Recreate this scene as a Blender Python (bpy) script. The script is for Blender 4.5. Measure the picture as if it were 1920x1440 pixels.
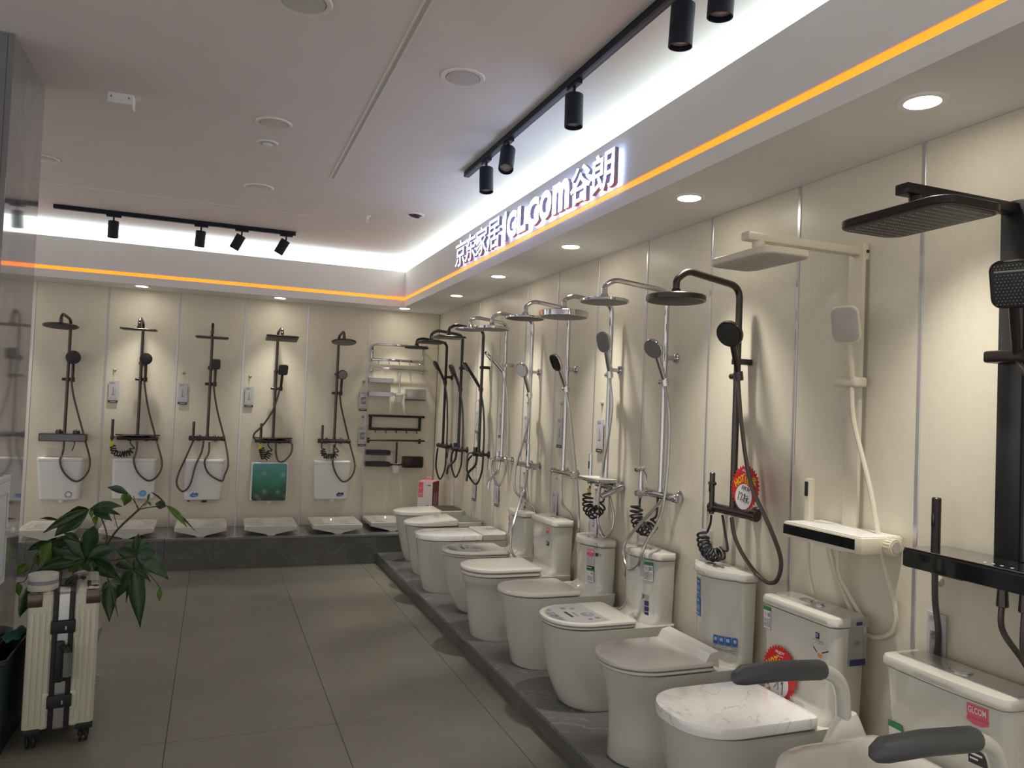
import bpy, bmesh, math, random
from mathutils import Matrix, Vector, Euler
random.seed(7)
S = bpy.context.scene
C = S.collection
PI = math.pi
for o in list(bpy.data.objects):
    bpy.data.objects.remove(o, do_unlink=True)

# ------------------------------------------------------------------ camera, world, exposure
cam_d = bpy.data.cameras.new('camera')
cam_d.sensor_width = 36.0
cam_d.lens = 1435.609 / 1920 * 36.0
cam_d.clip_start = 0.05
cam = bpy.data.objects.new('camera', cam_d)
C.objects.link(cam)
cam.matrix_world = Matrix(((0.9315, -0.0481, -0.3606, 0.0),
                           (-0.3616, -0.0129, -0.9322, 0.0),
                           (0.0402, 0.9988, -0.0294, 1.56),
                           (0, 0, 0, 1)))
S.camera = cam
S.view_settings.view_transform = 'Standard'
S.view_settings.look = 'None'
S.view_settings.gamma = 1.0
S.view_settings.use_curve_mapping = False
S.view_settings.exposure = 0.0
w = bpy.data.worlds.new('shop_surroundings')
S.world = w
w.use_nodes = True
w.node_tree.nodes['Background'].inputs[0].default_value = (1.0, 0.97, 0.94, 1)
w.node_tree.nodes['Background'].inputs[1].default_value = 0.95

XR, YB = 2.233, 8.02          # right wall, back wall
XF, YF = 1.75, 7.65           # bulkhead fascias
ZS, ZT, ZC = 2.525, 2.885, 3.035   # soffit, fascia top, ceiling
HP, HB = 0.103, 0.278         # right and back platform heights
XP, YP = 1.528, 7.372         # platform fronts
SPOT_POWER = 90.0
COVE_STRENGTH = 2.1
LED_STRENGTH = 3.2
SIGN_STRENGTH = 4.5

# downlights in the bulkhead soffit: lamps are made here, their housings further down
SOFFIT_LIGHTS = [(1.935, 0.48), (1.935, 1.685), (1.93, 2.89), (1.925, 4.10), (1.92, 5.33), (1.955, 6.50),
                 (1.775, 7.735), (0.545, 7.735), (-0.67, 7.735), (-1.88, 7.735)]
for i, (x, y) in enumerate(SOFFIT_LIGHTS):
    l = bpy.data.lights.new('downlight_lamp', 'SPOT')
    l.energy = SPOT_POWER if y < 7 else SPOT_POWER * 0.62
    l.color = (1.0, 0.945, 0.83)
    l.spot_size = math.radians(74)
    l.spot_blend = 1.0
    l.shadow_soft_size = 0.035
    lo = bpy.data.objects.new('downlight_lamp', l)
    lo.location = (x, y, ZS - 0.012)
    C.objects.link(lo)

# ------------------------------------------------------------------ materials
def mat(name, col, rough=0.5, metal=0.0, coat=0.0, noise=0.0, nscale=8.0, bump=0.0, emit=None, estr=0.0, spec=0.5, trans=0.0, bscale=None):
    m = bpy.data.materials.new(name)
    m.use_nodes = True
    nt = m.node_tree
    b = nt.nodes['Principled BSDF']
    b.inputs['Base Color'].default_value = (*col, 1)
    b.inputs['Roughness'].default_value = rough
    b.inputs['Metallic'].default_value = metal
    b.inputs['Coat Weight'].default_value = coat
    b.inputs['Coat Roughness'].default_value = 0.04
    b.inputs['Specular IOR Level'].default_value = spec
    b.inputs['Transmission Weight'].default_value = trans
    if emit:
        b.inputs['Emission Color'].default_value = (*emit, 1)
        b.inputs['Emission Strength'].default_value = estr
    if noise > 0 or bump > 0:
        tc = nt.nodes.new('ShaderNodeTexCoord')
        n = nt.nodes.new('ShaderNodeTexNoise')
        n.inputs['Scale'].default_value = nscale
        n.inputs['Detail'].default_value = 6
        nt.links.new(tc.outputs['Object'], n.inputs['Vector'])
        if noise > 0:
            r = nt.nodes.new('ShaderNodeValToRGB')
            r.color_ramp.elements[0].position = 0.3
            r.color_ramp.elements[1].position = 0.7
            r.color_ramp.elements[0].color = (*[c * (1 - noise) for c in col], 1)
            r.color_ramp.elements[1].color = (*[min(1, c * (1 + noise)) for c in col], 1)
            nt.links.new(n.outputs['Fac'], r.inputs['Fac'])
            nt.links.new(r.outputs['Color'], b.inputs['Base Color'])
        if bump > 0:
            n2 = n
            if bscale:
                n2 = nt.nodes.new('ShaderNodeTexNoise')
                n2.inputs['Scale'].default_value = bscale
                nt.links.new(tc.outputs['Object'], n2.inputs['Vector'])
            bp = nt.nodes.new('ShaderNodeBump')
            bp.inputs['Strength'].default_value = bump
            bp.inputs['Distance'].default_value = 0.01
            nt.links.new(n2.outputs['Fac'], bp.inputs['Height'])
            nt.links.new(bp.outputs['Normal'], b.inputs['Normal'])
    return m

def marble(name, base, vein, scale, rough, width=0.03, stretch=(1, 1, 1), coat=0.0, cloud=0.25, spec=0.5):
    m = mat(name, base, rough, coat=coat, spec=spec)
    nt = m.node_tree
    b = nt.nodes['Principled BSDF']
    tc = nt.nodes.new('ShaderNodeTexCoord')
    mp = nt.nodes.new('ShaderNodeMapping')
    mp.inputs['Scale'].default_value = stretch
    nt.links.new(tc.outputs['Object'], mp.inputs['Vector'])
    n = nt.nodes.new('ShaderNodeTexNoise')
    n.inputs['Scale'].default_value = scale
    n.inputs['Detail'].default_value = 8
    n.inputs['Distortion'].default_value = 1.6
    nt.links.new(mp.outputs['Vector'], n.inputs['Vector'])
    r = nt.nodes.new('ShaderNodeValToRGB')
    e = r.color_ramp.elements
    e[0].position = 0.5 - width
    e[0].color = (*base, 1)
    e[1].position = 0.5 + width
    e[1].color = (*base, 1)
    k = e.new(0.5)
    k.color = (*vein, 1)
    nt.links.new(n.outputs['Fac'], r.inputs['Fac'])
    n2 = nt.nodes.new('ShaderNodeTexNoise')
    n2.inputs['Scale'].default_value = scale * 1.7
    n2.inputs['Detail'].default_value = 5
    nt.links.new(mp.outputs['Vector'], n2.inputs['Vector'])
    mx = nt.nodes.new('ShaderNodeMix')
    mx.data_type = 'RGBA'
    mx.blend_type = 'OVERLAY'
    mx.inputs['Factor'].default_value = cloud
    nt.links.new(r.outputs['Color'], mx.inputs['A'])
    nt.links.new(n2.outputs['Fac'], mx.inputs['B'])
    nt.links.new(mx.outputs['Result'], b.inputs['Base Color'])
    return m

def printed(name, paper, ink, scale, rough=0.45):
    """paper with rows of tiny print"""
    m = mat(name, paper, rough)
    nt = m.node_tree
    b = nt.nodes['Principled BSDF']
    tc = nt.nodes.new('ShaderNodeTexCoord')
    wv = nt.nodes.new('ShaderNodeTexWave')
    wv.bands_direction = 'Z'
    wv.inputs['Scale'].default_value = scale
    wv.inputs['Distortion'].default_value = 0.0
    n = nt.nodes.new('ShaderNodeTexNoise')
    n.inputs['Scale'].default_value = 110
    nt.links.new(tc.outputs['Object'], wv.inputs['Vector'])
    nt.links.new(tc.outputs['Object'], n.inputs['Vector'])
    mu = nt.nodes.new('ShaderNodeMath')
    mu.operation = 'MULTIPLY'
    nt.links.new(wv.outputs['Fac'], mu.inputs[0])
    nt.links.new(n.outputs['Fac'], mu.inputs[1])
    r = nt.nodes.new('ShaderNodeValToRGB')
    r.color_ramp.elements[0].position = 0.30
    r.color_ramp.elements[1].position = 0.44
    r.color_ramp.elements[0].color = (*paper, 1)
    r.color_ramp.elements[1].color = (*ink, 1)
    nt.links.new(mu.outputs[0], r.inputs['Fac'])
    nt.links.new(r.outputs['Color'], b.inputs['Base Color'])
    return m

M = {}
M['panel'] = mat('cream_wall_panel', (0.72, 0.665, 0.55), 0.34, noise=0.025, nscale=30, spec=0.4)
M['joint'] = mat('panel_backing', (0.30, 0.28, 0.25), 0.7)
M['strip'] = mat('brushed_strip', (0.60, 0.59, 0.62), 0.28, metal=0.75)
M['ceiling'] = mat('ceiling_paint', (0.86, 0.825, 0.84), 0.9, noise=0.02, nscale=3)
M['plaster'] = mat('bulkhead_paint', (0.84, 0.815, 0.81), 0.75, noise=0.015, nscale=4)
M['tile'] = mat('floor_tile', (0.195, 0.186, 0.158), 0.42, noise=0.10, nscale=2.6, bump=0.03, bscale=60)
M['grout'] = mat('grout', (0.07, 0.068, 0.06), 0.9)
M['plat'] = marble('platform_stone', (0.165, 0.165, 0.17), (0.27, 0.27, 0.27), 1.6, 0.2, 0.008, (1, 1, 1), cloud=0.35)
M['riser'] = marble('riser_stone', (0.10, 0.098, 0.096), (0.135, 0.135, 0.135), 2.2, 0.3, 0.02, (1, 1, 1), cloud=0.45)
M['pillar'] = marble('pillar_stone', (0.20, 0.20, 0.215), (0.34, 0.34, 0.36), 2.2, 0.06, 0.05, (1.0, 1.6, 0.28), coat=1.0, cloud=0.5)
M['ceramic'] = mat('white_ceramic', (0.61, 0.60, 0.545), 0.08, coat=0.6, spec=0.5)
M['lid'] = mat('white_lid_plastic', (0.72, 0.705, 0.65), 0.16, coat=0.3)
M['greylid'] = mat('warm_grey_lid', (0.60, 0.58, 0.55), 0.2, coat=0.3)
M['marblelid'] = marble('marble_print_lid', (0.88, 0.88, 0.865), (0.62, 0.61, 0.62), 1.7, 0.1, 0.010, (1, 2.2, 1), coat=0.8, cloud=0.08)
M['cream'] = mat('cream_plastic', (0.72, 0.66, 0.53), 0.3, coat=0.2)
M['creamgrey'] = mat('cream_spray_face', (0.50, 0.465, 0.42), 0.5)
M['whiteplastic'] = mat('white_plastic', (0.78, 0.78, 0.78), 0.25)
M['chrome'] = mat('chrome', (0.56, 0.56, 0.575), 0.06, metal=1.0)
M['hosechrome'] = mat('steel_hose', (0.45, 0.44, 0.43), 0.25, metal=0.9)
M['gunmetal'] = mat('gunmetal', (0.080, 0.070, 0.066), 0.26, metal=0.85)
M['hosegun'] = mat('grey_hose', (0.095, 0.085, 0.08), 0.35, metal=0.6)
M['black'] = mat('black_lacquer', (0.018, 0.018, 0.019), 0.22, coat=0.4)
M['matblack'] = mat('matt_black', (0.022, 0.022, 0.025), 0.5)
M['glassblack'] = mat('black_glass', (0.008, 0.009, 0.011), 0.05, coat=1.0)
M['sprayface'] = mat('grey_silicone_face', (0.20, 0.20, 0.20), 0.5)
M['darkface'] = mat('dark_silicone_face', (0.035, 0.034, 0.034), 0.5)
M['nozzle'] = mat('pale_nozzle', (0.42, 0.42, 0.40), 0.5)
M['bronze'] = mat('dark_bronze', (0.032, 0.025, 0.025), 0.34, metal=0.5)
M['bronzeblk'] = mat('dark_grey_column', (0.05, 0.05, 0.052), 0.3, metal=0.5)
M['spotblack'] = mat('black_powder_coat', (0.010, 0.015, 0.028), 0.5, spec=0.3)  # black finish; reflected blue light is tinted into the base colour
M['trackblack'] = mat('black_track', (0.008, 0.012, 0.024), 0.5, spec=0.3)  # black rail with the same blue reflected light put into its colour
M['lens'] = mat('unlit_lens', (0.35, 0.35, 0.36), 0.2)
M['fixture'] = mat('white_fixture', (0.88, 0.87, 0.86), 0.5)
M['reflector'] = mat('grey_reflector', (0.62, 0.61, 0.62), 0.35)
M['lit'] = mat('lit_downlight', (1, 1, 1), 0.5, emit=(1, 0.93, 0.78), estr=45.0)
M['cove'] = mat('cove_glow', (1, 1, 1), 0.6, emit=(0.86, 1.0, 0.93), estr=COVE_STRENGTH)
M['led'] = mat('orange_led', (1, 0.5, 0.1), 0.5, emit=(1.0, 0.112, 0.002), estr=LED_STRENGTH)
M['ledglow'] = M['led']
M['signface'] = mat('sign_face_lit', (1, 1, 1), 0.5, emit=(0.62, 0.74, 1.0), estr=5.0)
M['signback'] = mat('sign_back_lit', (1, 1, 1), 0.5, emit=(0.36, 0.50, 1.0), estr=SIGN_STRENGTH)
M['signside'] = mat('sign_return', (0.30, 0.24, 0.30), 0.4)
M['paper'] = mat('white_paper', (0.78, 0.78, 0.80), 0.5)
M['print'] = printed('fine_print', (0.60, 0.60, 0.62), (0.18, 0.18, 0.20), 46)
M['greyprint'] = printed('grey_print', (0.40, 0.40, 0.42), (0.20, 0.20, 0.22), 60)
M['photo'] = mat('grey_photo', (0.28, 0.28, 0.31), 0.5, noise=0.7, nscale=40)
M['tagfoot'] = mat('dark_tag_band', (0.05, 0.04, 0.045), 0.4)
M['clear'] = mat('clear_suction_cup', (0.72, 0.68, 0.60), 0.25, trans=0.5)
M['pink'] = mat('pink_sticker', (0.72, 0.13, 0.20), 0.5)
M['palepink'] = mat('pale_pink_print', (0.80, 0.32, 0.36), 0.5)
M['blue'] = mat('blue_sticker', (0.035, 0.14, 0.46), 0.4)
M['paleblue'] = mat('pale_blue_print', (0.40, 0.55, 0.75), 0.5)
M['skyblue'] = mat('sky_blue_sticker', (0.12, 0.40, 0.72), 0.4)
M['navy'] = mat('navy_print', (0.02, 0.025, 0.14), 0.4)
M['green'] = mat('green_print', (0.03, 0.25, 0.08), 0.5)
M['ink'] = mat('black_ink', (0.02, 0.02, 0.022), 0.5)
M['greyink'] = mat('grey_ink', (0.22, 0.22, 0.23), 0.6)
M['red'] = mat('red_badge', (0.60, 0.015, 0.02), 0.35)
M['yellow'] = mat('yellow_print', (0.85, 0.55, 0.01), 0.4)
M['orange'] = mat('orange_dot', (0.70, 0.30, 0.08), 0.5)
M['yellowtag'] = mat('yellow_tag', (0.75, 0.62, 0.02), 0.5)
M['rail'] = mat('grey_foam_grip', (0.085, 0.088, 0.095), 0.5)
M['case'] = mat('cream_polycarbonate', (0.56, 0.55, 0.44), 0.35, coat=0.15)
M['alu'] = mat('satin_aluminium', (0.50, 0.50, 0.49), 0.35, metal=0.85)
M['rubber'] = mat('black_rubber', (0.012, 0.012, 0.013), 0.55)
M['film'] = mat('clear_film', (0.86, 0.87, 0.88), 0.12, trans=0.85)
M['corner'] = mat('bronze_corner_guard', (0.12, 0.085, 0.07), 0.25, metal=0.7)
M['tape'] = mat('masking_tape', (0.60, 0.58, 0.50), 0.6)
M['tapegrey'] = mat('grey_tape', (0.26, 0.26, 0.32), 0.6)
M['tapecore'] = mat('purple_core_print', (0.36, 0.28, 0.38), 0.6, noise=0.5, nscale=60)
M['leaf'] = mat('leaf_green', (0.020, 0.062, 0.014), 0.38, noise=0.35, nscale=22, coat=0.15)
M['leaf2'] = mat('leaf_pale_green', (0.11, 0.22, 0.02), 0.4, noise=0.3, nscale=22)
M['leaf3'] = mat('leaf_bluish_green', (0.05, 0.10, 0.06), 0.42, noise=0.3, nscale=22)
M['stem'] = mat('green_stem', (0.06, 0.065, 0.025), 0.6)
M['trunk'] = mat('woody_trunk', (0.10, 0.075, 0.045), 0.85, noise=0.4, nscale=30, bump=0.4)
M['pot'] = mat('grey_pot', (0.25, 0.25, 0.25), 0.4)
M['soil'] = mat('soil', (0.03, 0.022, 0.015), 0.95, noise=0.5, nscale=60, bump=0.6)
M['teal'] = mat('dark_teal_plastic', (0.012, 0.028, 0.033), 0.4)
M['tealrag'] = mat('teal_rag', (0.05, 0.22, 0.19), 0.8, noise=0.4, nscale=50)
M['cabinet'] = mat('white_cabinet_lacquer', (0.72, 0.73, 0.78), 0.35)
M['brownglass'] = mat('brown_glass', (0.05, 0.041, 0.034), 0.35, spec=0.25)
M['greyglass'] = mat('grey_green_glass', (0.12, 0.135, 0.135), 0.2, spec=0.35)
M['tagpaper'] = mat('grey_tag_paper', (0.52, 0.52, 0.55), 0.5)
M['dullpink'] = mat('dull_pink_print', (0.30, 0.17, 0.19), 0.5)
M['boxred'] = mat('red_carton', (0.20, 0.015, 0.03), 0.5)
M['boxpink'] = mat('pink_carton', (0.72, 0.13, 0.16), 0.5)
M['carton'] = mat('white_carton', (0.74, 0.68, 0.66), 0.5)
M['frost'] = mat('frosted_glass_cup', (0.80, 0.80, 0.74), 0.35)
M['mist'] = mat('label_grey', (0.46, 0.47, 0.48), 0.3)

def teal_print():
    m = mat('rainy_green_print', (0.02, 0.2, 0.16), 0.08, coat=1.0)
    nt = m.node_tree
    b = nt.nodes['Principled BSDF']
    tc = nt.nodes.new('ShaderNodeTexCoord')
    sp = nt.nodes.new('ShaderNodeSeparateXYZ')
    nt.links.new(tc.outputs['Object'], sp.inputs[0])
    mr = nt.nodes.new('ShaderNodeMapRange')
    mr.inputs['From Min'].default_value = 0.54
    mr.inputs['From Max'].default_value = 0.93
    nt.links.new(sp.outputs['Z'], mr.inputs['Value'])
    n = nt.nodes.new('ShaderNodeTexNoise')
    n.inputs['Scale'].default_value = 7
    nt.links.new(tc.outputs['Object'], n.inputs['Vector'])
    ad = nt.nodes.new('ShaderNodeMath')
    ad.operation = 'MULTIPLY_ADD'
    ad.inputs[1].default_value = 0.7
    nt.links.new(n.outputs['Fac'], ad.inputs[0])
    sb = nt.nodes.new('ShaderNodeMath')
    sb.operation = 'SUBTRACT'
    sb.inputs[1].default_value = 0.35
    nt.links.new(mr.outputs[0], sb.inputs[0])
    nt.links.new(sb.outputs[0], ad.inputs[2])
    r = nt.nodes.new('ShaderNodeValToRGB')
    e = r.color_ramp.elements
    e[0].position = 0.05; e[0].color = (0.006, 0.05, 0.025, 1)
    e[1].position = 0.95; e[1].color = (0.05, 0.30, 0.32, 1)
    k = e.new(0.4); k.color = (0.01, 0.17, 0.085, 1)
    nt.links.new(ad.outputs[0], r.inputs['Fac'])
    v = nt.nodes.new('ShaderNodeTexVoronoi')
    v.inputs['Scale'].default_value = 10
    nt.links.new(tc.outputs['Object'], v.inputs['Vector'])
    r2 = nt.nodes.new('ShaderNodeValToRGB')
    r2.color_ramp.elements[0].position = 0.0
    r2.color_ramp.elements[0].color = (0.6, 0.6, 0.6, 1)
    r2.color_ramp.elements[1].position = 0.33
    r2.color_ramp.elements[1].color = (0, 0, 0, 1)
    nt.links.new(v.outputs['Distance'], r2.inputs['Fac'])
    mx = nt.nodes.new('ShaderNodeMix')
    mx.data_type = 'RGBA'
    mx.blend_type = 'ADD'
    mx.inputs['Factor'].default_value = 0.3
    nt.links.new(r.outputs['Color'], mx.inputs['A'])
    nt.links.new(r2.outputs['Color'], mx.inputs['B'])
    nt.links.new(mx.outputs['Result'], b.inputs['Base Color'])
    return m
M['rain'] = teal_print()

# ------------------------------------------------------------------ mesh helpers
class MB:
    def __init__(s):
        s.v = []; s.f = []; s.mi = []; s.mats = []
    def mid(s, m):
        m = M[m] if isinstance(m, str) else m
        if m not in s.mats: s.mats.append(m)
        return s.mats.index(m)
    def add(s, vs, fs, m):
        k = len(s.v); i = s.mid(m)
        s.v += [tuple(p) for p in vs]
        s.f += [tuple(k + j for j in f) for f in fs]
        s.mi += [i] * len(fs)
        return s
    def bm(s, bm, m, mx=None):
        if mx is not None: bmesh.ops.transform(bm, matrix=mx, verts=bm.verts)
        bm.verts.ensure_lookup_table()
        for i, vv in enumerate(bm.verts): vv.index = i
        s.add([v.co[:] for v in bm.verts], [[v.index for v in f.verts] for f in bm.faces], m)
        bm.free()
        return s
    def box(s, a, b, m, bev=0.0, seg=2, mx=None):
        bm = bmesh.new()
        bmesh.ops.create_cube(bm, size=1)
        for v in bm.verts:
            v.co = Vector([(a[i] + b[i]) / 2 + v.co[i] * abs(b[i] - a[i]) for i in range(3)])
        if bev > 0:
            bmesh.ops.bevel(bm, geom=bm.edges[:], offset=bev, segments=seg, affect='EDGES', profile=0.5)
        return s.bm(bm, m, mx)
    def loft(s, rings, m, cap=True):
        n = len(rings[0])
        vs = [p for r in rings for p in r]
        fs = []
        for i in range(len(rings) - 1):
            for j in range(n):
                fs.append((i * n + j, i * n + (j + 1) % n, (i + 1) * n + (j + 1) % n, (i + 1) * n + j))
        if cap:
            fs.append(tuple(reversed(range(n))))
            fs.append(tuple((len(rings) - 1) * n + j for j in range(n)))
        return s.add(vs, fs, m)
    def lathe(s, prof, m, mx=None, seg=20, cap=True):
        """profile of (r, z) turned about local z"""
        rings = []
        for r, z in prof:
            rr = [Vector((r * math.cos(2 * PI * j / seg), r * math.sin(2 * PI * j / seg), z)) for j in range(seg)]
            if mx is not None: rr = [mx @ p for p in rr]
            rings.append(rr)
        return s.loft(rings, m, cap)
    def cyl(s, p0, p1, r, m, seg=14, r1=None, bev=0.0):
        p0 = Vector(p0); p1 = Vector(p1)
        d = p1 - p0
        mx = Matrix.Translation(p0) @ d.to_track_quat('Z', 'Y').to_matrix().to_4x4()
        r1 = r if r1 is None else r1
        h = d.length
        if bev > 0: prof = [(r - bev, 0), (r, bev), (r1, h - bev), (r1 - bev, h)]
        else: prof = [(r, 0), (r1, h)]
        return s.lathe(prof, m, mx, seg)
    def tube(s, pts, r, m, seg=9, smooth=0, radii=None):
        pts = [Vector(p) for p in pts]
        if smooth: pts = catmull(pts, smooth)
        n = len(pts)
        t0 = (pts[1] - pts[0]).normalized()
        up = Vector((0, 0, 1)) if abs(t0.z) < 0.9 else Vector((1, 0, 0))
        x = t0.cross(up).normalized()
        rings = []
        for i, p in enumerate(pts):
            t = (pts[min(i + 1, n - 1)] - pts[max(i - 1, 0)]).normalized()
            x = (x - t * x.dot(t)).normalized()
            y = t.cross(x)
            rr = r if radii is None else radii[i]
            rings.append([p + (x * math.cos(2 * PI * j / seg) + y * math.sin(2 * PI * j / seg)) * rr for j in range(seg)])
        return s.loft(rings, m)
    def prism(s, outline, depth, m, mx=None, rev=False):
        """outline in local xy, extruded along +z"""
        a = [Vector((p[0], p[1], 0)) for p in outline]
        b = [Vector((p[0], p[1], depth)) for p in outline]
        if mx is not None:
            a = [mx @ p for p in a]; b = [mx @ p for p in b]
        return s.loft([a, b], m)
    def build(s, name, parent=None, smooth=35, mx=None):
        me = bpy.data.meshes.new(name)
        me.from_pydata(s.v, [], s.f)
        for m in s.mats: me.materials.append(m)
        if len(s.mats) > 1:
            me.polygons.foreach_set('material_index', s.mi)
        bm = bmesh.new(); bm.from_mesh(me)
        bmesh.ops.recalc_face_normals(bm, faces=bm.faces)
        bm.to_mesh(me); bm.free()
        if smooth:
            me.shade_smooth()
            me.set_sharp_from_angle(angle=math.radians(smooth))
        o = bpy.data.objects.new(name, me)
        C.objects.link(o)
        if parent is not None: o.parent = parent
        if mx is not None: o.matrix_local = mx
        return o

def catmull(P, k):
    out = []
    n = len(P)
    for i in range(n - 1):
        p0 = P[max(i - 1, 0)]; p1 = P[i]; p2 = P[i + 1]; p3 = P[min(i + 2, n - 1)]
        for j in range(k):
            t = j / k
            out.append(0.5 * ((2 * p1) + (p2 - p0) * t + (2 * p0 - 5 * p1 + 4 * p2 - p3) * t * t + (3 * p1 - p0 - 3 * p2 + p3) * t ** 3))
    out.append(P[-1])
    return out

def bend(pts, r, k=6):
    """polyline with its corners rounded to radius r"""
    P = [Vector(p) for p in pts]
    out = [P[0]]
    for i in range(1, len(P) - 1):
        a = (P[i - 1] - P[i]); b = (P[i + 1] - P[i])
        d = min(r, a.length * 0.49, b.length * 0.49)
        A = P[i] + a.normalized() * d; B = P[i] + b.normalized() * d
        for j in range(k + 1):
            t = j / k
            out.append(A * (1 - t) ** 2 + P[i] * 2 * t * (1 - t) + B * t * t)
    out.append(P[-1])
    return out

def rrect(w, h, r, k=5, cx=0, cy=0):
    out = []
    for sx, sy, a0 in ((1, 1, 0), (-1, 1, PI / 2), (-1, -1, PI), (1, -1, 1.5 * PI)):
        for j in range(k + 1):
            a = a0 + j / k * PI / 2
            out.append((cx + sx * (w / 2 - r) + r * math.cos(a), cy + sy * (h / 2 - r) + r * math.sin(a)))
    return out

def tag(o, label, cat, group=None):
    o['label'] = label; o['category'] = cat
    if group: o['group'] = group
    return o

def thing(name, label, cat, loc, rotz=0.0, group=None):
    o = bpy.data.objects.new(name, None)
    o.empty_display_size = 0.1
    C.objects.link(o)
    o.location = loc
    o.rotation_euler = (0, 0, rotz)
    return tag(o, label, cat, group)

def struct(o):
    o['kind'] = 'structure'
    return o

def L(u, n, z):
    """wall frame: u to the right along the wall, n out of the wall, z up"""
    return Vector((u, -n, z))

def face_mx(u, n, z):
    """local xy plane laid on a wall-parallel plane, +z pointing out of the wall"""
    return Matrix(((1, 0, 0, u), (0, 0, -1, -n), (0, 1, 0, z), (0, 0, 0, 1)))

_txt = {}
def text_mb(s, fit_w, fit_h, depth=0.0, bold=0.0, shear=0.0):
    """text as (verts, faces), centred and fitted to a box; depth extrudes it along z"""
    key = (s, fit_w, fit_h, depth, bold, shear)
    if key in _txt: return _txt[key]
    cu = bpy.data.curves.new('t', 'FONT')
    cu.body = s; cu.size = 1.0
    cu.offset = bold
    cu.shear = shear
    cu.resolution_u = 3
    ob = bpy.data.objects.new('t', cu)
    C.objects.link(ob)
    dg = bpy.context.evaluated_depsgraph_get()
    dg.update()
    me = bpy.data.meshes.new_from_object(ob.evaluated_get(dg))
    vs = [v.co.copy() for v in me.vertices]
    fs = [tuple(p.vertices) for p in me.polygons]
    bpy.data.objects.remove(ob, do_unlink=True)
    bpy.data.curves.remove(cu)
    bpy.data.meshes.remove(me)
    x0 = min(v.x for v in vs); x1 = max(v.x for v in vs)
    y0 = min(v.y for v in vs); y1 = max(v.y for v in vs)
    sx = fit_w / (x1 - x0); sy = fit_h / (y1 - y0)
    vs = [Vector(((v.x - (x0 + x1) / 2) * sx, (v.y - (y0 + y1) / 2) * sy, 0)) for v in vs]
    _txt[key] = (vs, fs)
    return vs, fs

def put_text(mb, s, w, h, m, mx, **k):
    vs, fs = text_mb(s, w, h, **k)
    mb.add([mx @ v for v in vs], fs, m)

# ------------------------------------------------------------------ the room
def slab(name, a, b, m, parent=None, bev=0.0):
    return MB().box(a, b, m, bev, 1).build(name, parent, smooth=0)

# floor: a grout bed with large tiles laid on it
floor = struct(slab('floor', (-5.2, -3.2, -0.05), (XR, YB, -0.003), 'grout'))
TX = [-0.131 + 0.7535 * k for k in range(-7, 3)]
TY = [3.765 + 1.485 * k for k in range(-5, 4)]
xs = TX + [XP + 0.02]
for i in range(len(xs) - 1):
    for j in range(len(TY) - 1):
        x0, x1, y0, y1 = xs[i], xs[i + 1], TY[j], TY[j + 1]
        if j == len(TY) - 2: y1 = YP + 0.01
        if y1 <= y0 + 0.02 or x1 - x0 < 0.02: continue
        slab('tile', (x0 + 0.0013, y0 + 0.0013, -0.02), (x1 - 0.0013, y1 - 0.0013, 0.0), 'tile', floor, 0.0008)

ceil = struct(slab('ceiling', (-5.2, -3.2, ZC), (XF, YF, ZC + 0.12), 'ceiling'))
# linear slot diffuser and the hairline joint in the plasterboard
mb = MB()
mb.box((0.642, 1.2, ZC - 0.004), (0.650, 5.19, ZC + 0.001), 'fixture')
mb.box((0.670, 1.2, ZC - 0.004), (0.678, 5.19, ZC + 0.001), 'fixture')
mb.box((0.650, 1.2, ZC - 0.0005), (0.670, 5.19, ZC + 0.001), 'reflector')
mb.build('slot_diffuser', ceil, 0)
slab('ceiling_joint', (-2.6, 6.335, ZC - 0.002), (0.64, 6.340, ZC + 0.001), 'fixture', ceil)

# right wall with its cream panels and metal cover strips
WR_Y = [-1.6, -1.0, -0.47, 0.13, 0.73, 1.33, 1.93, 2.53, 3.13, 3.73, 4.32, 4.93, 5.51, 6.08, 6.66, 7.22, YB]
wr = struct(slab('wall_right', (XR + 0.006, -1.6, 0), (XR + 0.1, YB + 0.1, ZC), 'joint'))
for i in range(len(WR_Y) - 1):
    slab('panel', (XR, WR_Y[i] + 0.004, HP), (XR + 0.012, WR_Y[i + 1] - 0.004, ZS), 'panel', wr, 0.001)
for y in WR_Y[1:-1]:
    slab('cover_strip', (XR - 0.004, y - 0.0085, HP), (XR + 0.008, y + 0.0085, ZS), 'strip', wr, 0.0015)
WB_X = [-4.55, -3.95, -3.35, -2.75, -2.15, -1.56, -0.965, -0.36, 0.245, 0.85, 1.475, XR]
wb = struct(slab('wall_back', (-5.2, YB + 0.006, 0), (XR + 0.1, YB + 0.1, ZC), 'joint'))
for i in range(len(WB_X) - 1):
    slab('panel', (WB_X[i] + 0.004, YB, HB), (WB_X[i + 1] - 0.004, YB + 0.012, ZS), 'panel', wb, 0.001)
for x in WB_X[1:-1]:
    slab('cover_strip', (x - 0.0085, YB - 0.004, HB), (x + 0.0085, YB + 0.008, ZS), 'strip', wb, 0.0015)

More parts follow.
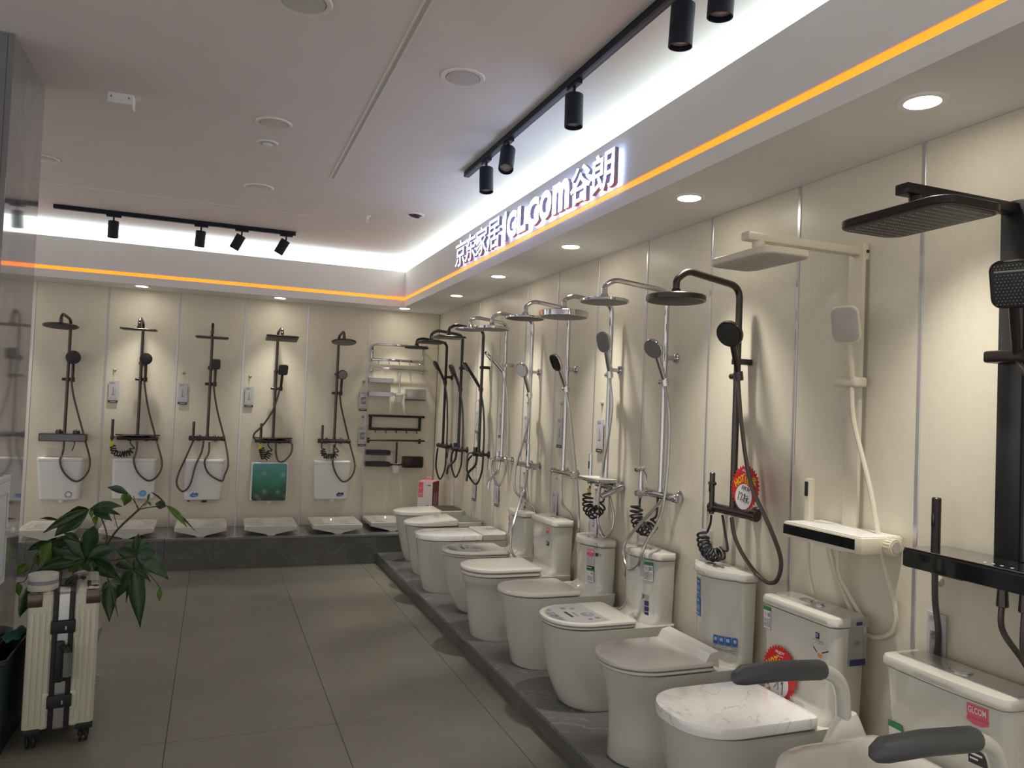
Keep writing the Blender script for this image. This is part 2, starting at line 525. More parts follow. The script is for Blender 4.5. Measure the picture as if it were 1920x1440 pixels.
# bulkhead: soffit and fascia, with a groove that holds the orange LED line
def bulkhead(name, axis):
    mb = MB()
    if axis == 'y':
        mb.box((XF + 0.018, -1.6, ZS), (XR, YB, ZS + 0.02), 'plaster')
        mb.box((XF, -1.6, ZS), (XF + 0.018, YF + 0.018, 2.596), 'plaster')
        mb.box((XF, -1.6, 2.626), (XF + 0.018, YF + 0.018, ZT), 'plaster')
        mb.box((XF + 0.010, -1.6, 2.596), (XF + 0.018, YF + 0.01, 2.626), 'plaster')
        mb.box((XF + 0.018, -1.6, ZT - 0.018), (XR, YB, ZT - 0.002), 'plaster')
    else:
        mb.box((-5.2, YF + 0.018, ZS), (XF + 0.018, YB, ZS + 0.02), 'plaster')
        mb.box((-5.2, YF, ZS), (XF, YF + 0.018, 2.596), 'plaster')
        mb.box((-5.2, YF, 2.626), (XF, YF + 0.018, ZT), 'plaster')
        mb.box((-5.2, YF + 0.010, 2.596), (XF, YF + 0.018, 2.626), 'plaster')
        mb.box((-5.2, YF + 0.018, ZT - 0.018), (XF, YB, ZT - 0.002), 'plaster')
    return struct(mb.build(name, None, 0))
bulkhead('trim_1', 'y')
bulkhead('trim_2', 'x')

o = slab('cove_light', (XF + 0.012, -1.6, ZT), (XF + 0.03, YF + 0.03, ZC + 0.004), 'cove')
tag(o, 'long white cove light glowing above the bulkhead that carries the lit sign', 'cove light')
o = slab('cove_light', (-5.2, YF + 0.012, ZT), (XF + 0.012, YF + 0.03, ZC + 0.004), 'cove')
tag(o, 'white cove light glowing above the rear bulkhead behind the short spotlight track', 'cove light')
o = slab('led_strip', (XF + 0.003, -1.6, 2.5975), (XF + 0.010, YF + 0.003, 2.6245), 'led')
tag(o, 'orange LED line running under the lit sign along the right bulkhead', 'led strip')
o = slab('led_strip', (-5.2, YF + 0.003, 2.5975), (XF + 0.003, YF + 0.010, 2.6245), 'led')
tag(o, 'orange LED line along the rear bulkhead above the five back wall showers', 'led strip')

# platforms: stone slabs on stone risers
pr = struct(slab('trim_3', (XP + 0.02, -1.6, 0), (XR, YP + 0.02, HP - 0.02), 'grout'))
ys = [-1.6] + [0.55 + 1.2 * k for k in range(0, 6)] + [YP]
for i in range(len(ys) - 1):
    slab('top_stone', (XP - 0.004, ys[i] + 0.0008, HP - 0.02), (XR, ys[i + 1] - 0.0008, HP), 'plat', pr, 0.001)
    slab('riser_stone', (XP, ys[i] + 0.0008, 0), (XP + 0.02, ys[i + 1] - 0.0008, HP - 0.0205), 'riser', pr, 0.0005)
pb = struct(slab('trim_4', (-5.2, YP + 0.02, 0), (XR, YB, HB - 0.02), 'grout'))
xs = [-5.0, -3.8, -2.6, -1.4, -0.35, 0.05, 1.25, XR]
for i in range(len(xs) - 1):
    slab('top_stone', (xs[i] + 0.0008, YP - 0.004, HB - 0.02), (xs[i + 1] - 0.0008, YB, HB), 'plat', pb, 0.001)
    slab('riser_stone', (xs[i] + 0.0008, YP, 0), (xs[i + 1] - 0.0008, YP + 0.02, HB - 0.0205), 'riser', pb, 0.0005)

# the polished stone pillar on the left, clad in slabs
pl = struct(slab('wall_left', (-1.54, 3.75, 0), (-0.865, 4.30, ZC), 'grout'))
slab('cladding_stone', (-0.875, 3.72, 0), (-0.853, 4.335, ZC), 'pillar', pl, 0.001)
slab('cladding_stone', (-1.56, 3.72, 0), (-0.876, 3.745, ZC), 'pillar', pl, 0.001)
slab('cladding_stone', (-1.56, 4.31, 0), (-0.876, 4.335, ZC), 'pillar', pl, 0.001)
slab('cladding_stone', (-1.565, 3.746, 0), (-1.545, 4.309, ZC), 'pillar', pl, 0.001)

# ------------------------------------------------------------------ ceiling fittings
def downlight(x, y, z, r, label, lit, group=None, cat='downlight'):
    t = thing('downlight', label, cat, (x, y, z), 0, group)
    k = 0.72 if lit else 0.78
    MB().lathe([(r, 0.0), (r, -0.003), (r * 0.97, -0.007), (r * k, -0.006), (r * k, 0.002)], 'fixture', None, 32, True).build('trim_ring', t)
    if lit:
        MB().lathe([(r * k * 0.985, -0.0005), (r * k * 0.985, -0.002), (r * k * 0.9, -0.0025)], 'lit', None, 28).build('lens', t)
    else:
        MB().lathe([(r * k * 0.97, -0.0055), (r * k * 0.97, -0.0075), (r * k * 0.8, -0.0085)], 'reflector', None, 28).build('lens', t)
    return t
nm = ['out of frame near the first shower', 'nearest the camera, above the black shower column', 'second from the camera, above the cream shower',
      'third from the camera, under the big sign characters', 'fourth from the camera, under the left end of the sign', 'fifth from the camera, nearest the room corner',
      'at the inner corner of the bulkhead', 'above the fourth back wall shower', 'above the second back wall shower', 'behind the stone pillar']
for i, (x, y) in enumerate(SOFFIT_LIGHTS):
    downlight(x, y, ZS, 0.071, 'lit round soffit downlight ' + nm[i], True, 'lit soffit downlights')
for x, y, r, lab in [(0.238, 2.916, 0.105, 'unlit round ceiling downlight cut by the top edge of the photo'),
                     (0.973, 3.283, 0.10, 'wide flat unlit ceiling light between slot and long spotlight track'),
                     (0.226, 4.296, 0.095, 'unlit round ceiling downlight just in front of the small round fitting'),
                     (0.220, 5.667, 0.10, 'unlit round ceiling downlight furthest back in the row'),
                     (-1.094, 5.665, 0.085, 'unlit ceiling downlight half hidden by the stone pillar')]:
    downlight(x, y, ZC, r, lab, False, 'unlit ceiling downlights')
t = downlight(0.215, 4.649, ZC, 0.06, 'small white round ceiling fitting just behind the middle downlight', False, None, 'ceiling fitting')
t.name = 'ceiling_sensor'
MB().lathe([(0.026, -0.009), (0.026, -0.016), (0.018, -0.020)], 'fixture').build('sensor_dome', t)
t = thing('adjustable_downlight', 'small tilted white downlight between sprinkler and long cove light', 'downlight', (1.393, 5.876, ZC))
MB().lathe([(0.078, 0), (0.078, -0.004), (0.058, -0.007), (0.05, 0.0)], 'fixture', None, 28).build('trim_ring', t)
MB().lathe([(0.045, -0.002), (0.045, -0.010), (0.02, -0.012)], 'spotblack', Matrix.Rotation(0.25, 4, 'Y'), 24).build('gimbal', t)
t = thing('fire_sprinkler', 'small white pendent fire sprinkler hanging from the rear ceiling', 'sprinkler', (1.066, 6.107, ZC))
MB().lathe([(0.03, 0), (0.03, -0.004), (0.012, -0.008), (0.009, -0.03)], 'fixture', None, 16).build('escutcheon', t)
MB().cyl((0.008, 0, -0.03), (0.008, 0, -0.05), 0.0025, 'fixture').cyl((-0.008, 0, -0.03), (-0.008, 0, -0.05), 0.0025, 'fixture').lathe([(0.016, -0.05), (0.016, -0.053)], 'fixture').build('deflector', t)
t = thing('ceiling_bracket', 'white angle bracket screwed to the bare ceiling near the pillar', 'bracket', (-0.503, 4.261, ZC), -0.05)
MB().box((-0.06, -0.035, -0.05), (0.05, -0.031, 0.0), 'fixture').box((-0.06, -0.031, -0.004), (0.05, 0.035, 0.0), 'fixture').build('plate', t, 0)
mb = MB().box((0.05, -0.035, -0.065), (0.054, 0.03, 0.0), 'fixture'); mb.build('cheek', t, 0)
for u in (-0.045, 0.035):
    MB().cyl((u, -0.034, -0.02), (u, -0.0365, -0.02), 0.005, 'greyink', 8).build('screw', t)

# ------------------------------------------------------------------ spotlight tracks
def track(name, a, b, label):
    t = thing(name, label, 'track', (0, 0, 0))
    (x0, y0), (x1, y1) = a, b
    w_ = 0.018
    if x0 == x1: lo, hi = (x0 - w_, y0), (x0 + w_, y1)
    else: lo, hi = (x0, y0 - w_), (x1, y0 + w_)
    MB().box((lo[0], lo[1], ZC - 0.034), (hi[0], hi[1], ZC), 'trackblack', 0.002).build('rail', t, 0)
    if x0 == x1: MB().box((x0 - 0.006, y0 + 0.03, ZC - 0.0345), (x0 + 0.006, y1 - 0.03, ZC - 0.030), 'ink').build('slot', t, 0)
    else: MB().box((x0 + 0.03, y0 - 0.006, ZC - 0.0345), (x1 - 0.03, y0 + 0.006, ZC - 0.030), 'ink').build('slot', t, 0)
    return t
track('lighting_track', (1.42, 0.7), (1.42, 4.62), 'long black spotlight track on the ceiling beside the lit sign')
track('lighting_track', (-1.28, 7.04), (0.60, 7.04), 'short black spotlight track in front of the rear cove light')

def spotlight(x, y, yaw, tilt, label, axis, ln=0.135, r=0.041):
    t = thing('track_spotlight', label, 'spotlight', (x, y, ZC - 0.034), 0, 'black track spotlights')
    mb = MB()
    if axis == 'y': mb.box((-0.013, -0.055, -0.016), (0.013, 0.055, 0.0), 'trackblack', 0.002)
    else: mb.box((-0.055, -0.013, -0.016), (0.055, 0.013, 0.0), 'trackblack', 0.002)
    mb.build('adapter', t, 0)
    MB().cyl((0, 0, -0.016), (0, 0, -0.05), 0.007, 'spotblack', 10).build('stem', t)
    mx = Matrix.Translation((0, 0, -0.045)) @ Matrix.Rotation(yaw, 4, 'Z') @ Matrix.Rotation(tilt, 4, 'X') @ Matrix.Translation((0, 0, -0.005))
    MB().lathe([(r - 0.003, 0), (r, -0.003), (r, -ln), (r - 0.004, -ln), (r - 0.006, -ln + 0.03)], 'spotblack', mx, 28).build('barrel', t)
    MB().lathe([(r - 0.007, -ln + 0.022), (r - 0.007, -ln + 0.016), (0.01, -ln + 0.012)], 'lens', mx, 20).build('lens', t)
for x, yaw, tilt, lab in [(-0.845, 0, 0.0, 'first black spotlight on the rear track, hanging straight down'), (-0.178, 0.6, 0.10, 'second black spotlight on the rear track, slightly tilted'),
                          (0.150, 1.2, 0.48, 'third black spotlight on the rear track, tilted right'), (0.522, 1.2, 0.50, 'last black spotlight on the rear track, tilted right at its end')]:
    spotlight(x, 7.04, yaw, tilt, lab, 'x')
for y, yaw, tilt, lab in [(4.23, PI, 0.12, 'black spotlight nearest the far end of the long track'), (3.87, PI * 0.85, 0.50, 'second black spotlight from the far end of the long track, tilted'),
                          (3.05, 0, -0.04, 'black spotlight in the middle of the long track, hanging straight'), (2.20, 0.2, 0.06, 'black spotlight on the long track cut by the top of the photo'),
                          (1.98, 0.2, 0.06, 'black spotlight at the very top right, only its tip in view')]:
    spotlight(1.42, y, yaw, tilt, lab, 'y', 0.145 if y > 3 else 0.145)

# ------------------------------------------------------------------ the lit sign on the fascia
def sign_letter(ch, y0, y1, z0, z1, label, parent, bold=0.03):
    """one standing-off channel letter: lit face, dark returns, lit back that washes the fascia"""
    wd = abs(y1 - y0); ht = z1 - z0
    vs, fs = text_mb(ch, wd, ht, bold=bold)
    bm = bmesh.new()
    bv = [bm.verts.new(v) for v in vs]
    for f in fs:
        try: bm.faces.new([bv[i] for i in f])
        except ValueError: pass
    bmesh.ops.remove_doubles(bm, verts=bm.verts, dist=0.0002)
    bmesh.ops.recalc_face_normals(bm, faces=bm.faces)
    edges = [(e.verts[0].co.copy(), e.verts[1].co.copy()) for e in bm.edges if len(e.link_faces) == 1]
    tv = [v.co.copy() for v in bm.verts]
    bm.verts.index_update()
    tf = [[v.index for v in f.verts] for f in bm.faces]
    bm.free()
    cy = (y0 + y1) / 2; cz = (z0 + z1) / 2
    # local x -> -Y (reading direction), local y -> Z, depth -> -X
    def P(v, d): return Vector((XF - d, cy - v.x, cz + v.y))
    F = MB().add([P(v, 0.048) for v in tv], tf, 'signface').build(parent[1], parent[0], 0)
    mb = MB()
    for a, b in edges:
        mb.add([P(a, 0.0475), P(b, 0.0475), P(b, 0.026), P(a, 0.026)], [(0, 1, 2, 3)], 'signside')
    R = mb.build('return', F, 0)
    B = MB().add([P(v, 0.026) for v in tv], tf, 'signback').build('back_light', F, 0)
    return F
sg = thing('lit_sign', 'white back-lit shop sign of characters and letters on the right bulkhead', 'sign', (0, 0, 0))
cells = [('京', 5.735, 5.495), ('东', 5.485, 5.245), ('家', 5.235, 4.995), ('居', 4.985, 4.745)]
for ch, a, b in cells: sign_letter(ch, b, a, 2.622, 2.822, '', (sg, 'character'), 0.006)
sign_letter('|', 4.625, 4.655, 2.632, 2.822, '', (sg, 'divider_bar'), 0.0)
for ch, a, b in [('G', 4.605, 4.435), ('L', 4.42, 4.285), ('C', 4.265, 4.085), ('O', 4.075, 3.905), ('m', 3.89, 3.675)]:
    sign_letter(ch, b, a, 2.632, 2.800, '', (sg, 'letter'), 0.045)
for ch, a, b in [('谷', 3.66, 3.425), ('朗', 3.415, 3.18)]: sign_letter(ch, b, a, 2.622, 2.815, '', (sg, 'character'), 0.012)

# ------------------------------------------------------------------ shower columns
RIGHT = -PI / 2
def flange(mb, u, z, n1, m, r=0.028):
    mx = face_mx(u, 0, z)
    mb.lathe([(r, 0.0005), (r, 0.006), (r * 0.8, 0.014), (r * 0.45, 0.02), (r * 0.42, n1)], m, mx, 20)

def spray_head(t, kind, c, r, m, face, tilt=0.0, thick=0.014, w=None, l=None, yaw=0.0):
    """overhead rose centred at c (its underside); c in wall frame"""
    base = Matrix.Translation(L(*c)) @ Matrix.Rotation(yaw, 4, 'Z') @ Matrix.Rotation(tilt, 4, 'X')
    if kind == 'round':
        h = MB().lathe([(r * 0.97, 0), (r, 0.002), (r, thick - 0.003), (r * 0.97, thick), (r * 0.3, thick + 0.004), (0.024, thick + 0.012), (0.018, thick + 0.03)], m, base, 40).build('shower_head', t)
        f = MB().lathe([(r * 0.93, 0.0005), (r * 0.93, -0.0012), (r * 0.90, -0.002)], face, base, 40).build('spray_face', h)
    else:
        ol = rrect(w, l, 0.018 if kind == 'square' else 0.05, 6)
        n = len(ol)
        def ring(k, z): return [base @ Vector((p[0] * (1 - k / w * 2), p[1] * (1 - k / l * 2), z)) for p in ol]
        mb = MB().loft([ring(0.003, 0), ring(0, 0.003), ring(0, thick - 0.003), ring(0.004, thick)], m)
        mb.lathe([(0.028, thick), (0.022, thick + 0.014), (0.016, thick + 0.028)], m, base, 16)
        h = mb.build('shower_head', t)
        f = MB().loft([ring(0.008, 0.0005), ring(0.008, -0.001), ring(0.010, -0.0018)], face).build('spray_face', h)
        # rows of nozzles
        if kind == 'plate':
            mb = MB()
            for i in range(13):
                for j in range(22):
                    x = (i / 12 - 0.5) * (w - 0.06); y = (j / 21 - 0.5) * (l - 0.06)
                    p = base @ Vector((x, y, -0.0018)); d = (base.to_3x3() @ Vector((0, 0, -1))).normalized()
                    mb.cyl(p, p + d * 0.0022, 0.0021, 'nozzle' if face == 'darkface' else 'creamgrey', 5)
            nz = mb.build('nozzle_rows', h, 0)
            nz['kind'] = 'stuff'
    return h

def hand_shower(t, kind, u, n, z, lean, m, face, length=0.15, yaw=0.0, r=0.052, hm=None, tip=0.0):
    """handset standing in its slider: handle foot at (u,n,z), leaning out of the wall by lean, yaw turns it to the viewer"""
    hm = hm or m
    base = Matrix.Translation(L(u, n, z)) @ Matrix.Rotation(yaw, 4, 'Z') @ Matrix.Rotation(lean, 4, 'X')
    # handle: tapered loft, then the head in front (local -y is the spraying side)
    mb = MB()
    pts = [Vector((0, 0, -0.015)), Vector((0, 0.001, 0.03)), Vector((0, 0.003, 0.08)), Vector((0, 0.003, length - 0.01)), Vector((0, 0.0, length + 0.03))]
    mb.tube([base @ p for p in pts], 0.012, hm, 12, radii=[0.011, 0.0125, 0.014, 0.0135, 0.017])
    hd = mb.build('hand_shower', t)
    hz = length + r * 0.85
    fm = base @ Matrix.Translation((0, 0, hz)) @ Matrix.Rotation(PI / 2 + tip, 4, 'X')
    if kind == 'round':
        b = MB().lathe([(r * 0.94, 0.016), (r, 0.011), (r, 0.001), (r * 0.8, -0.008), (r * 0.3, -0.014)], m, fm, 30).build('handset_head', hd)
        MB().lathe([(r * 0.86, 0.0162), (r * 0.86, 0.0178), (r * 0.8, 0.0186)], face, fm, 30).build('spray_face', b)
    else:
        w_, h_, rr = (r * 1.7, r * 1.9, 0.02) if kind == 'square' else ((r * 1.55, r * 2.25, r * 0.72) if kind == 'oval' else (r * 1.75, r * 2.3, 0.03))
        ol = rrect(w_, h_, rr, 6)
        def ring(k, zz, dy=0): return [fm @ Vector((p[0] * k, p[1] * k, zz)) for p in ol]
        b = MB().loft([ring(0.55, -0.012), ring(0.9, -0.006), ring(1, 0.002), ring(1, 0.012), ring(0.95, 0.016)], m).build('handset_head', hd)
        f = MB().loft([ring(0.90, 0.0162), ring(0.90, 0.0176), ring(0.86, 0.0184)], face).build('spray_face', b)
        if kind == 'soft':
            mb = MB()
            for i in range(9):
                for j in range(13):
                    if j == 10: continue
                    x = (i - 4 + 0.5 * (j % 2)) * w_ / 11.5; y = (j - 6) * h_ / 15
                    if abs(x) < w_ * 0.42: mb.lathe([(0.0017, 0.0184), (0.001, 0.0198)], 'nozzle' if face == 'darkface' else 'creamgrey', fm @ Matrix.Translation((x, y, 0)), 5)
            mb.box((-w_ * 0.36, h_ * 0.265, 0.0184), (w_ * 0.36, h_ * 0.30, 0.0195), 'nozzle' if face == 'darkface' else 'creamgrey', 0, 1, fm)
            q = mb.build('nozzles', f, 0) if False else mb.build('nozzles', b, 0)
            q['kind'] = 'stuff'
    return hd

def coil(t, u, n, z0, m, turns=10, R=0.026, r=0.0048, name='coil_hose', sweep=None, lead=None, tail=None):
    """sagging coiled hose along a centre line given in wall frame"""
    cl = catmull([L(*p) for p in sweep], 8)
    # arc-length table
    ln = [0]
    for i in range(1, len(cl)): ln.append(ln[-1] + (cl[i] - cl[i - 1]).length)
    def at(s):
        s *= ln[-1]
        for i in range(1, len(cl)):
            if ln[i] >= s:
                k = (s - ln[i - 1]) / max(1e-6, ln[i] - ln[i - 1])
                return cl[i - 1].lerp(cl[i], k), (cl[i] - cl[i - 1]).normalized()
        return cl[-1], (cl[-1] - cl[-2]).normalized()
    pts = catmull([L(*p) for p in lead], 4) if len(lead) > 1 else [L(*p) for p in lead]
    N = turns * 12
    for i in range(N + 1):
        p, d = at(i / N)
        x = d.cross(Vector((0, 1, 0)))
        if x.length < 0.05: x = Vector((1, 0, 0))
        x.normalize(); y = d.cross(x)
        a = 2 * PI * turns * i / N
        pts.append(p + (x * math.cos(a) + y * math.sin(a)) * R)
    if tail: pts += catmull([pts[-1]] + [L(*p) for p in tail], 5)[1:]
    return MB().tube(pts, r, m, 6).build(name, t)

def hose(t, pts, m, r=0.0088, name='hose'):
    return MB().tube([L(*p) for p in pts], r, m, 8, smooth=8).build(name, t)

def shower(label, wall, pos, m, hm, face, head=('round', 0.12), hn=0.385, hz=2.115, hdu=0.0, tilt=0.0, top=2.21,
           hold=1.70, lean=0.45, hyaw=0.5, hk='round', hr=0.052, brk=1.83, mixer='bar', gun=None, coilp=None, hosep=None,
           extra=None, bent=0.03, hface=None, hmat=None, pole_r=0.0135, square_brk=False, thick=0.014, hlen=0.15, hu=0.032):
    loc = (XR, pos, 0) if wall == 'R' else (pos, YB, 0)
    rot = RIGHT if wall == 'R' else 0.0
    t = thing('shower_set', label, 'shower', loc, rot)
    pn = 0.07
    # riser and swan-neck arm in one bent tube
    k = hdu
    pts = [L(0, pn, 1.155), L(0, pn, top), L(k * 0.93, hn - 0.055, top + bent), L(k, hn, hz + thick + 0.07), L(k, hn, hz + thick + 0.03)]
    MB().tube(bend(pts, 0.055, 8), pole_r, m, 14).build('riser_pipe', t)
    mb = MB().cyl(L(k, hn, hz + thick + 0.055), L(k, hn, hz + thick + 0.012), 0.0155, m, 16, bev=0.002)
    mb.build('swivel_nut', t)
    kw = {}
    if head[0] == 'round': spray_head(t, 'round', (k, hn, hz), head[1], m, face, tilt, thick)
    else: spray_head(t, head[0], (k, hn, hz), 0, m, face, tilt, thick, head[1], head[2])
    # wall bracket
    mb = MB()
    if square_brk:
        mb.box(L(-0.018, 0.0005, brk - 0.013), L(0.018, pn + 0.02, brk + 0.013), m, 0.003)
    else:
        flange(mb, 0, brk, pn - 0.008, m)
        mb.cyl(L(0, pn, brk - 0.02), L(0, pn, brk + 0.02), 0.0155, m, 14, bev=0.003)
    mb.build('wall_bracket', t)
    # slider
    mb = MB()
    mb.cyl(L(0, pn, hold - 0.022), L(0, pn, hold + 0.018), 0.017, m, 16, bev=0.003)
    mb.cyl(L(-0.045, pn, hold), L(hu - 0.008, pn, hold), 0.013, m, 14, bev=0.003)
    mb.cyl(L(hu, pn + 0.012, hold - 0.02), L(hu, pn + 0.018, hold + 0.02), 0.0185, m, 14)
    mb.build('slider', t)
    hand_shower(t, hk, hu, pn + 0.016, hold + 0.0, lean, hmat or m, hface or face, hlen, hyaw, hr)
    # mixer
    mz = 1.135
    mb = MB()
    if mixer in ('bar', 'lever', 'mini'):
        for u in (-0.075, 0.075): flange(mb, u, mz, pn, m, 0.031)
        w_ = {'bar': 0.13, 'lever': 0.10, 'mini': 0.09}[mixer]
        mb.cyl(L(-w_, pn, mz), L(w_, pn, mz), 0.0205, m, 20, bev=0.004)
        mb.cyl(L(0, pn, mz), L(0, pn, 1.175), 0.016, m, 14)
        b = mb.build('mixer_body', t)
        if mixer == 'bar':
            for s in (-1, 1):
                MB().cyl(L(s * w_, pn, mz), L(s * (w_ + 0.034), pn, mz), 0.0235, m, 18, bev=0.004).build('control_knob', b)
        else:
            mb = MB().cyl(L(0.0, pn, mz), L(0.0, pn + 0.055, mz + 0.004), 0.0215, m, 18, bev=0.003)
            mb.tube([L(0, pn + 0.05, mz + 0.008), L(0, pn + 0.085, mz + 0.006), L(0, pn + 0.098, mz - 0.02), L(0, pn + 0.104, mz - 0.085)], 0.006, m, 8, smooth=4, radii=None)
            mb.build('lever_handle', b)
        if mixer == 'lever':
            MB().cyl(L(-0.03, pn + 0.02, mz + 0.02), L(-0.03, pn + 0.02, mz + 0.06), 0.019, m, 16, bev=0.003).build('diverter_knob', b)
            MB().tube(bend([L(0, pn + 0.015, mz - 0.015), L(0, pn + 0.02, mz - 0.10), L(0, pn + 0.095, mz - 0.165), L(0, pn + 0.10, mz - 0.235)], 0.04, 6), 0.0115, m, 12).build('spout', b)
    elif mixer == 'shelf':      # thin shelf on a bar
        for u in (-0.075, 0.075): flange(mb, u, mz - 0.012, pn, m, 0.029)
        mb.cyl(L(-0.17, pn, mz - 0.012), L(0.15, pn, mz - 0.012), 0.019, m, 18, bev=0.004)
        b = mb.build('mixer_body', t)
        ol = [(-0.19 + 0.38 * i / 16, -(0.02 + 0.115 * (1 - (abs(i / 8 - 1)) ** 2.2))) for i in range(17)] + [(0.19, -0.004), (-0.19, -0.004)]
        MB().prism(ol, 0.009, m, Matrix.Translation((0, 0, mz + 0.012))).build('shelf', b)
        MB().cyl(L(0.15, pn, mz - 0.012), L(0.178, pn, mz - 0.012), 0.022, m, 16, bev=0.003).build('control_knob', b)
    elif mixer == 'box':        # long piano box with two round rosettes
        for u in (-0.055, 0.085): flange(mb, u, mz + 0.025, 0.05, m, 0.03)
        mb.box(L(-0.195, 0.025, mz - 0.052), L(0.185, 0.125, mz + 0.018), m, 0.006)
        b = mb.build('mixer_body', t)
        MB().box(L(-0.188, 0.1245, mz - 0.046), L(0.178, 0.1275, mz + 0.012), 'glassblack', 0.001, 1).build('glass_front', b)
        MB().tube([L(0.09, 0.10, mz - 0.05), L(0.088, 0.115, mz - 0.09), L(0.075, 0.125, mz - 0.135)], 0.005, m, 8, smooth=3).build('lever_handle', b)
    elif mixer == 'chromeshelf':
        for u in (-0.075, 0.075): flange(mb, u, mz - 0.01, pn, m, 0.03)
        mb.cyl(L(-0.10, pn, mz - 0.018), L(0.13, pn, mz - 0.018), 0.020, m, 18, bev=0.004)
        b = mb.build('mixer_body', t)
        MB().box(L(-0.165, 0.045, mz + 0.004), L(0.10, 0.175, mz + 0.024), m, 0.004).build('shelf', b)
        MB().box(L(-0.162, 0.048, mz + 0.024), L(0.097, 0.172, mz + 0.026), 'whiteplastic').build('glass_plate', b, 0)
        MB().cyl(L(0.10, 0.15, mz - 0.07), L(0.13, 0.03, mz - 0.01), 0.017, m, 16, bev=0.003).build('bath_spout', b)
    if gun == 'rod' or gun == 'rodclip':
        gu = coilp.get('u', -0.19); gn = coilp.get('n', 0.08)
        mb = MB().box(L(gu - 0.014, 0.004, mz - 0.02), L(gu + 0.014, gn + 0.014, mz), m, 0.003)
        g = mb.build('gun_holder', t)
        mb = MB().cyl(L(gu, gn, mz - 0.03), L(gu, gn, mz + 0.16), 0.0125, m, 16, bev=0.003)
        gg = mb.build('spray_gun', t)
        MB().box(L(gu - 0.005, gn + 0.011, mz + 0.07), L(gu + 0.005, gn + 0.016, mz + 0.115), 'black', 0.002).build('trigger', gg)
        if gun == 'rodclip':
            MB().cyl(L(gu - 0.022, gn, mz + 0.11), L(gu + 0.022, gn, mz + 0.11), 0.008, 'black', 10).build('button', gg)
    elif gun == 'bidet':
        gu = coilp['u']; gn = coilp['n']
        mb = MB().tube([L(gu, gn, mz - 0.03), L(gu, gn, mz + 0.04), L(gu, gn, mz + 0.10), L(gu, gn + 0.004, mz + 0.125)], 0.011, m, 12, radii=[0.010, 0.013, 0.011, 0.010])
        mb.cyl(L(gu, gn - 0.018, mz + 0.128), L(gu, gn + 0.036, mz + 0.116), 0.0125, m, 14, bev=0.003)
        gg = mb.build('spray_gun', t)
        MB().tube([L(gu, gn - 0.012, mz + 0.115), L(gu + 0.004, gn - 0.03, mz + 0.09), L(gu + 0.004, gn - 0.03, mz + 0.055)], 0.004, m, 6).build('trigger', gg)
        MB().cyl(L(gu, 0.06, mz - 0.005), L(gu, gn + 0.03, mz - 0.005), 0.017, m, 14, bev=0.003).cyl(L(gu, 0.07, mz - 0.005), L(-0.1, 0.07, mz - 0.005), 0.013, m, 12).build('gun_holder', t)
    if coilp:
        c = coilp
        coil(t, 0, 0, 0, c.get('m', 'matblack'), c.get('turns', 10), c.get('R', 0.024), 0.0058, 'coil_hose', c['sweep'], c['lead'], c['tail'])
        if c.get('tag'):
            u_, n_, z_ = c['lead'][0]
            MB().box(L(u_ - 0.018, n_ + 0.006, z_ - 0.06), L(u_ + 0.014, n_ + 0.009, z_ - 0.012), 'yellowtag').build('yellow_tag', t, 0)
    if hosep: hose(t, hosep, hm)
    for h in (extra or []): hose(t, h, hm)
    return t

# ---- back wall
def bh(hold, bot=0.728, right=0.225, mid=0.12, end=(0.0, 0.075, 1.10)):
    return [(0.034, 0.088, hold - 0.012), (0.05, 0.08, hold - 0.12), (0.085, 0.065, 1.38), (0.165, 0.06, 1.10), (right, 0.135, 0.90), (right - 0.03, 0.14, bot + 0.05),
            (mid, 0.145, bot), (0.03, 0.14, bot + 0.07), (-0.012, 0.142, bot + 0.18), (end[0], end[1] + 0.01, 1.0), end]
def bcoil(u, du=0.15, zb=0.955, **k):
    d = dict(u=u, n=0.08, lead=[(u, 0.08, 1.105), (u - 0.004, 0.08, 1.06)],
             sweep=[(u + 0.012, 0.08, 1.045), (u + 0.028, 0.09, 0.99), (u + du * 0.5, 0.1, zb), (u + du * 0.85, 0.09, 0.985), (u + du, 0.085, 1.01)],
             tail=[(u + du + 0.02, 0.08, 1.03), (u + du - 0.015, 0.075, 1.075), (u + du - 0.01, 0.07, 1.115)])
    d.update(k)
    return d
shower('gunmetal shower with a large round head and long black box mixer', 'B', -1.255, 'gunmetal', 'hosegun', 'darkface', ('round', 0.142), 0.33, 2.10, -0.035,
       -math.radians(6), 2.19, 1.645, 0.12, 0.0, 'round', 0.062, 1.825, 'box', None, None, bh(1.645), hu=0.042)
shower('gunmetal shower with a thin curved shelf and a blade-thin square head', 'B', -0.658, 'gunmetal', 'hosegun', 'darkface', ('square', 0.30, 0.24), 0.33, 2.115, -0.01,
       math.radians(2), 2.205, 1.675, 0.18, 0.0, 'round', 0.055, 1.83, 'shelf', 'rod', bcoil(-0.21, 0.17, 0.975, tag=True), bh(1.675, 0.735, 0.225), hu=0.042)
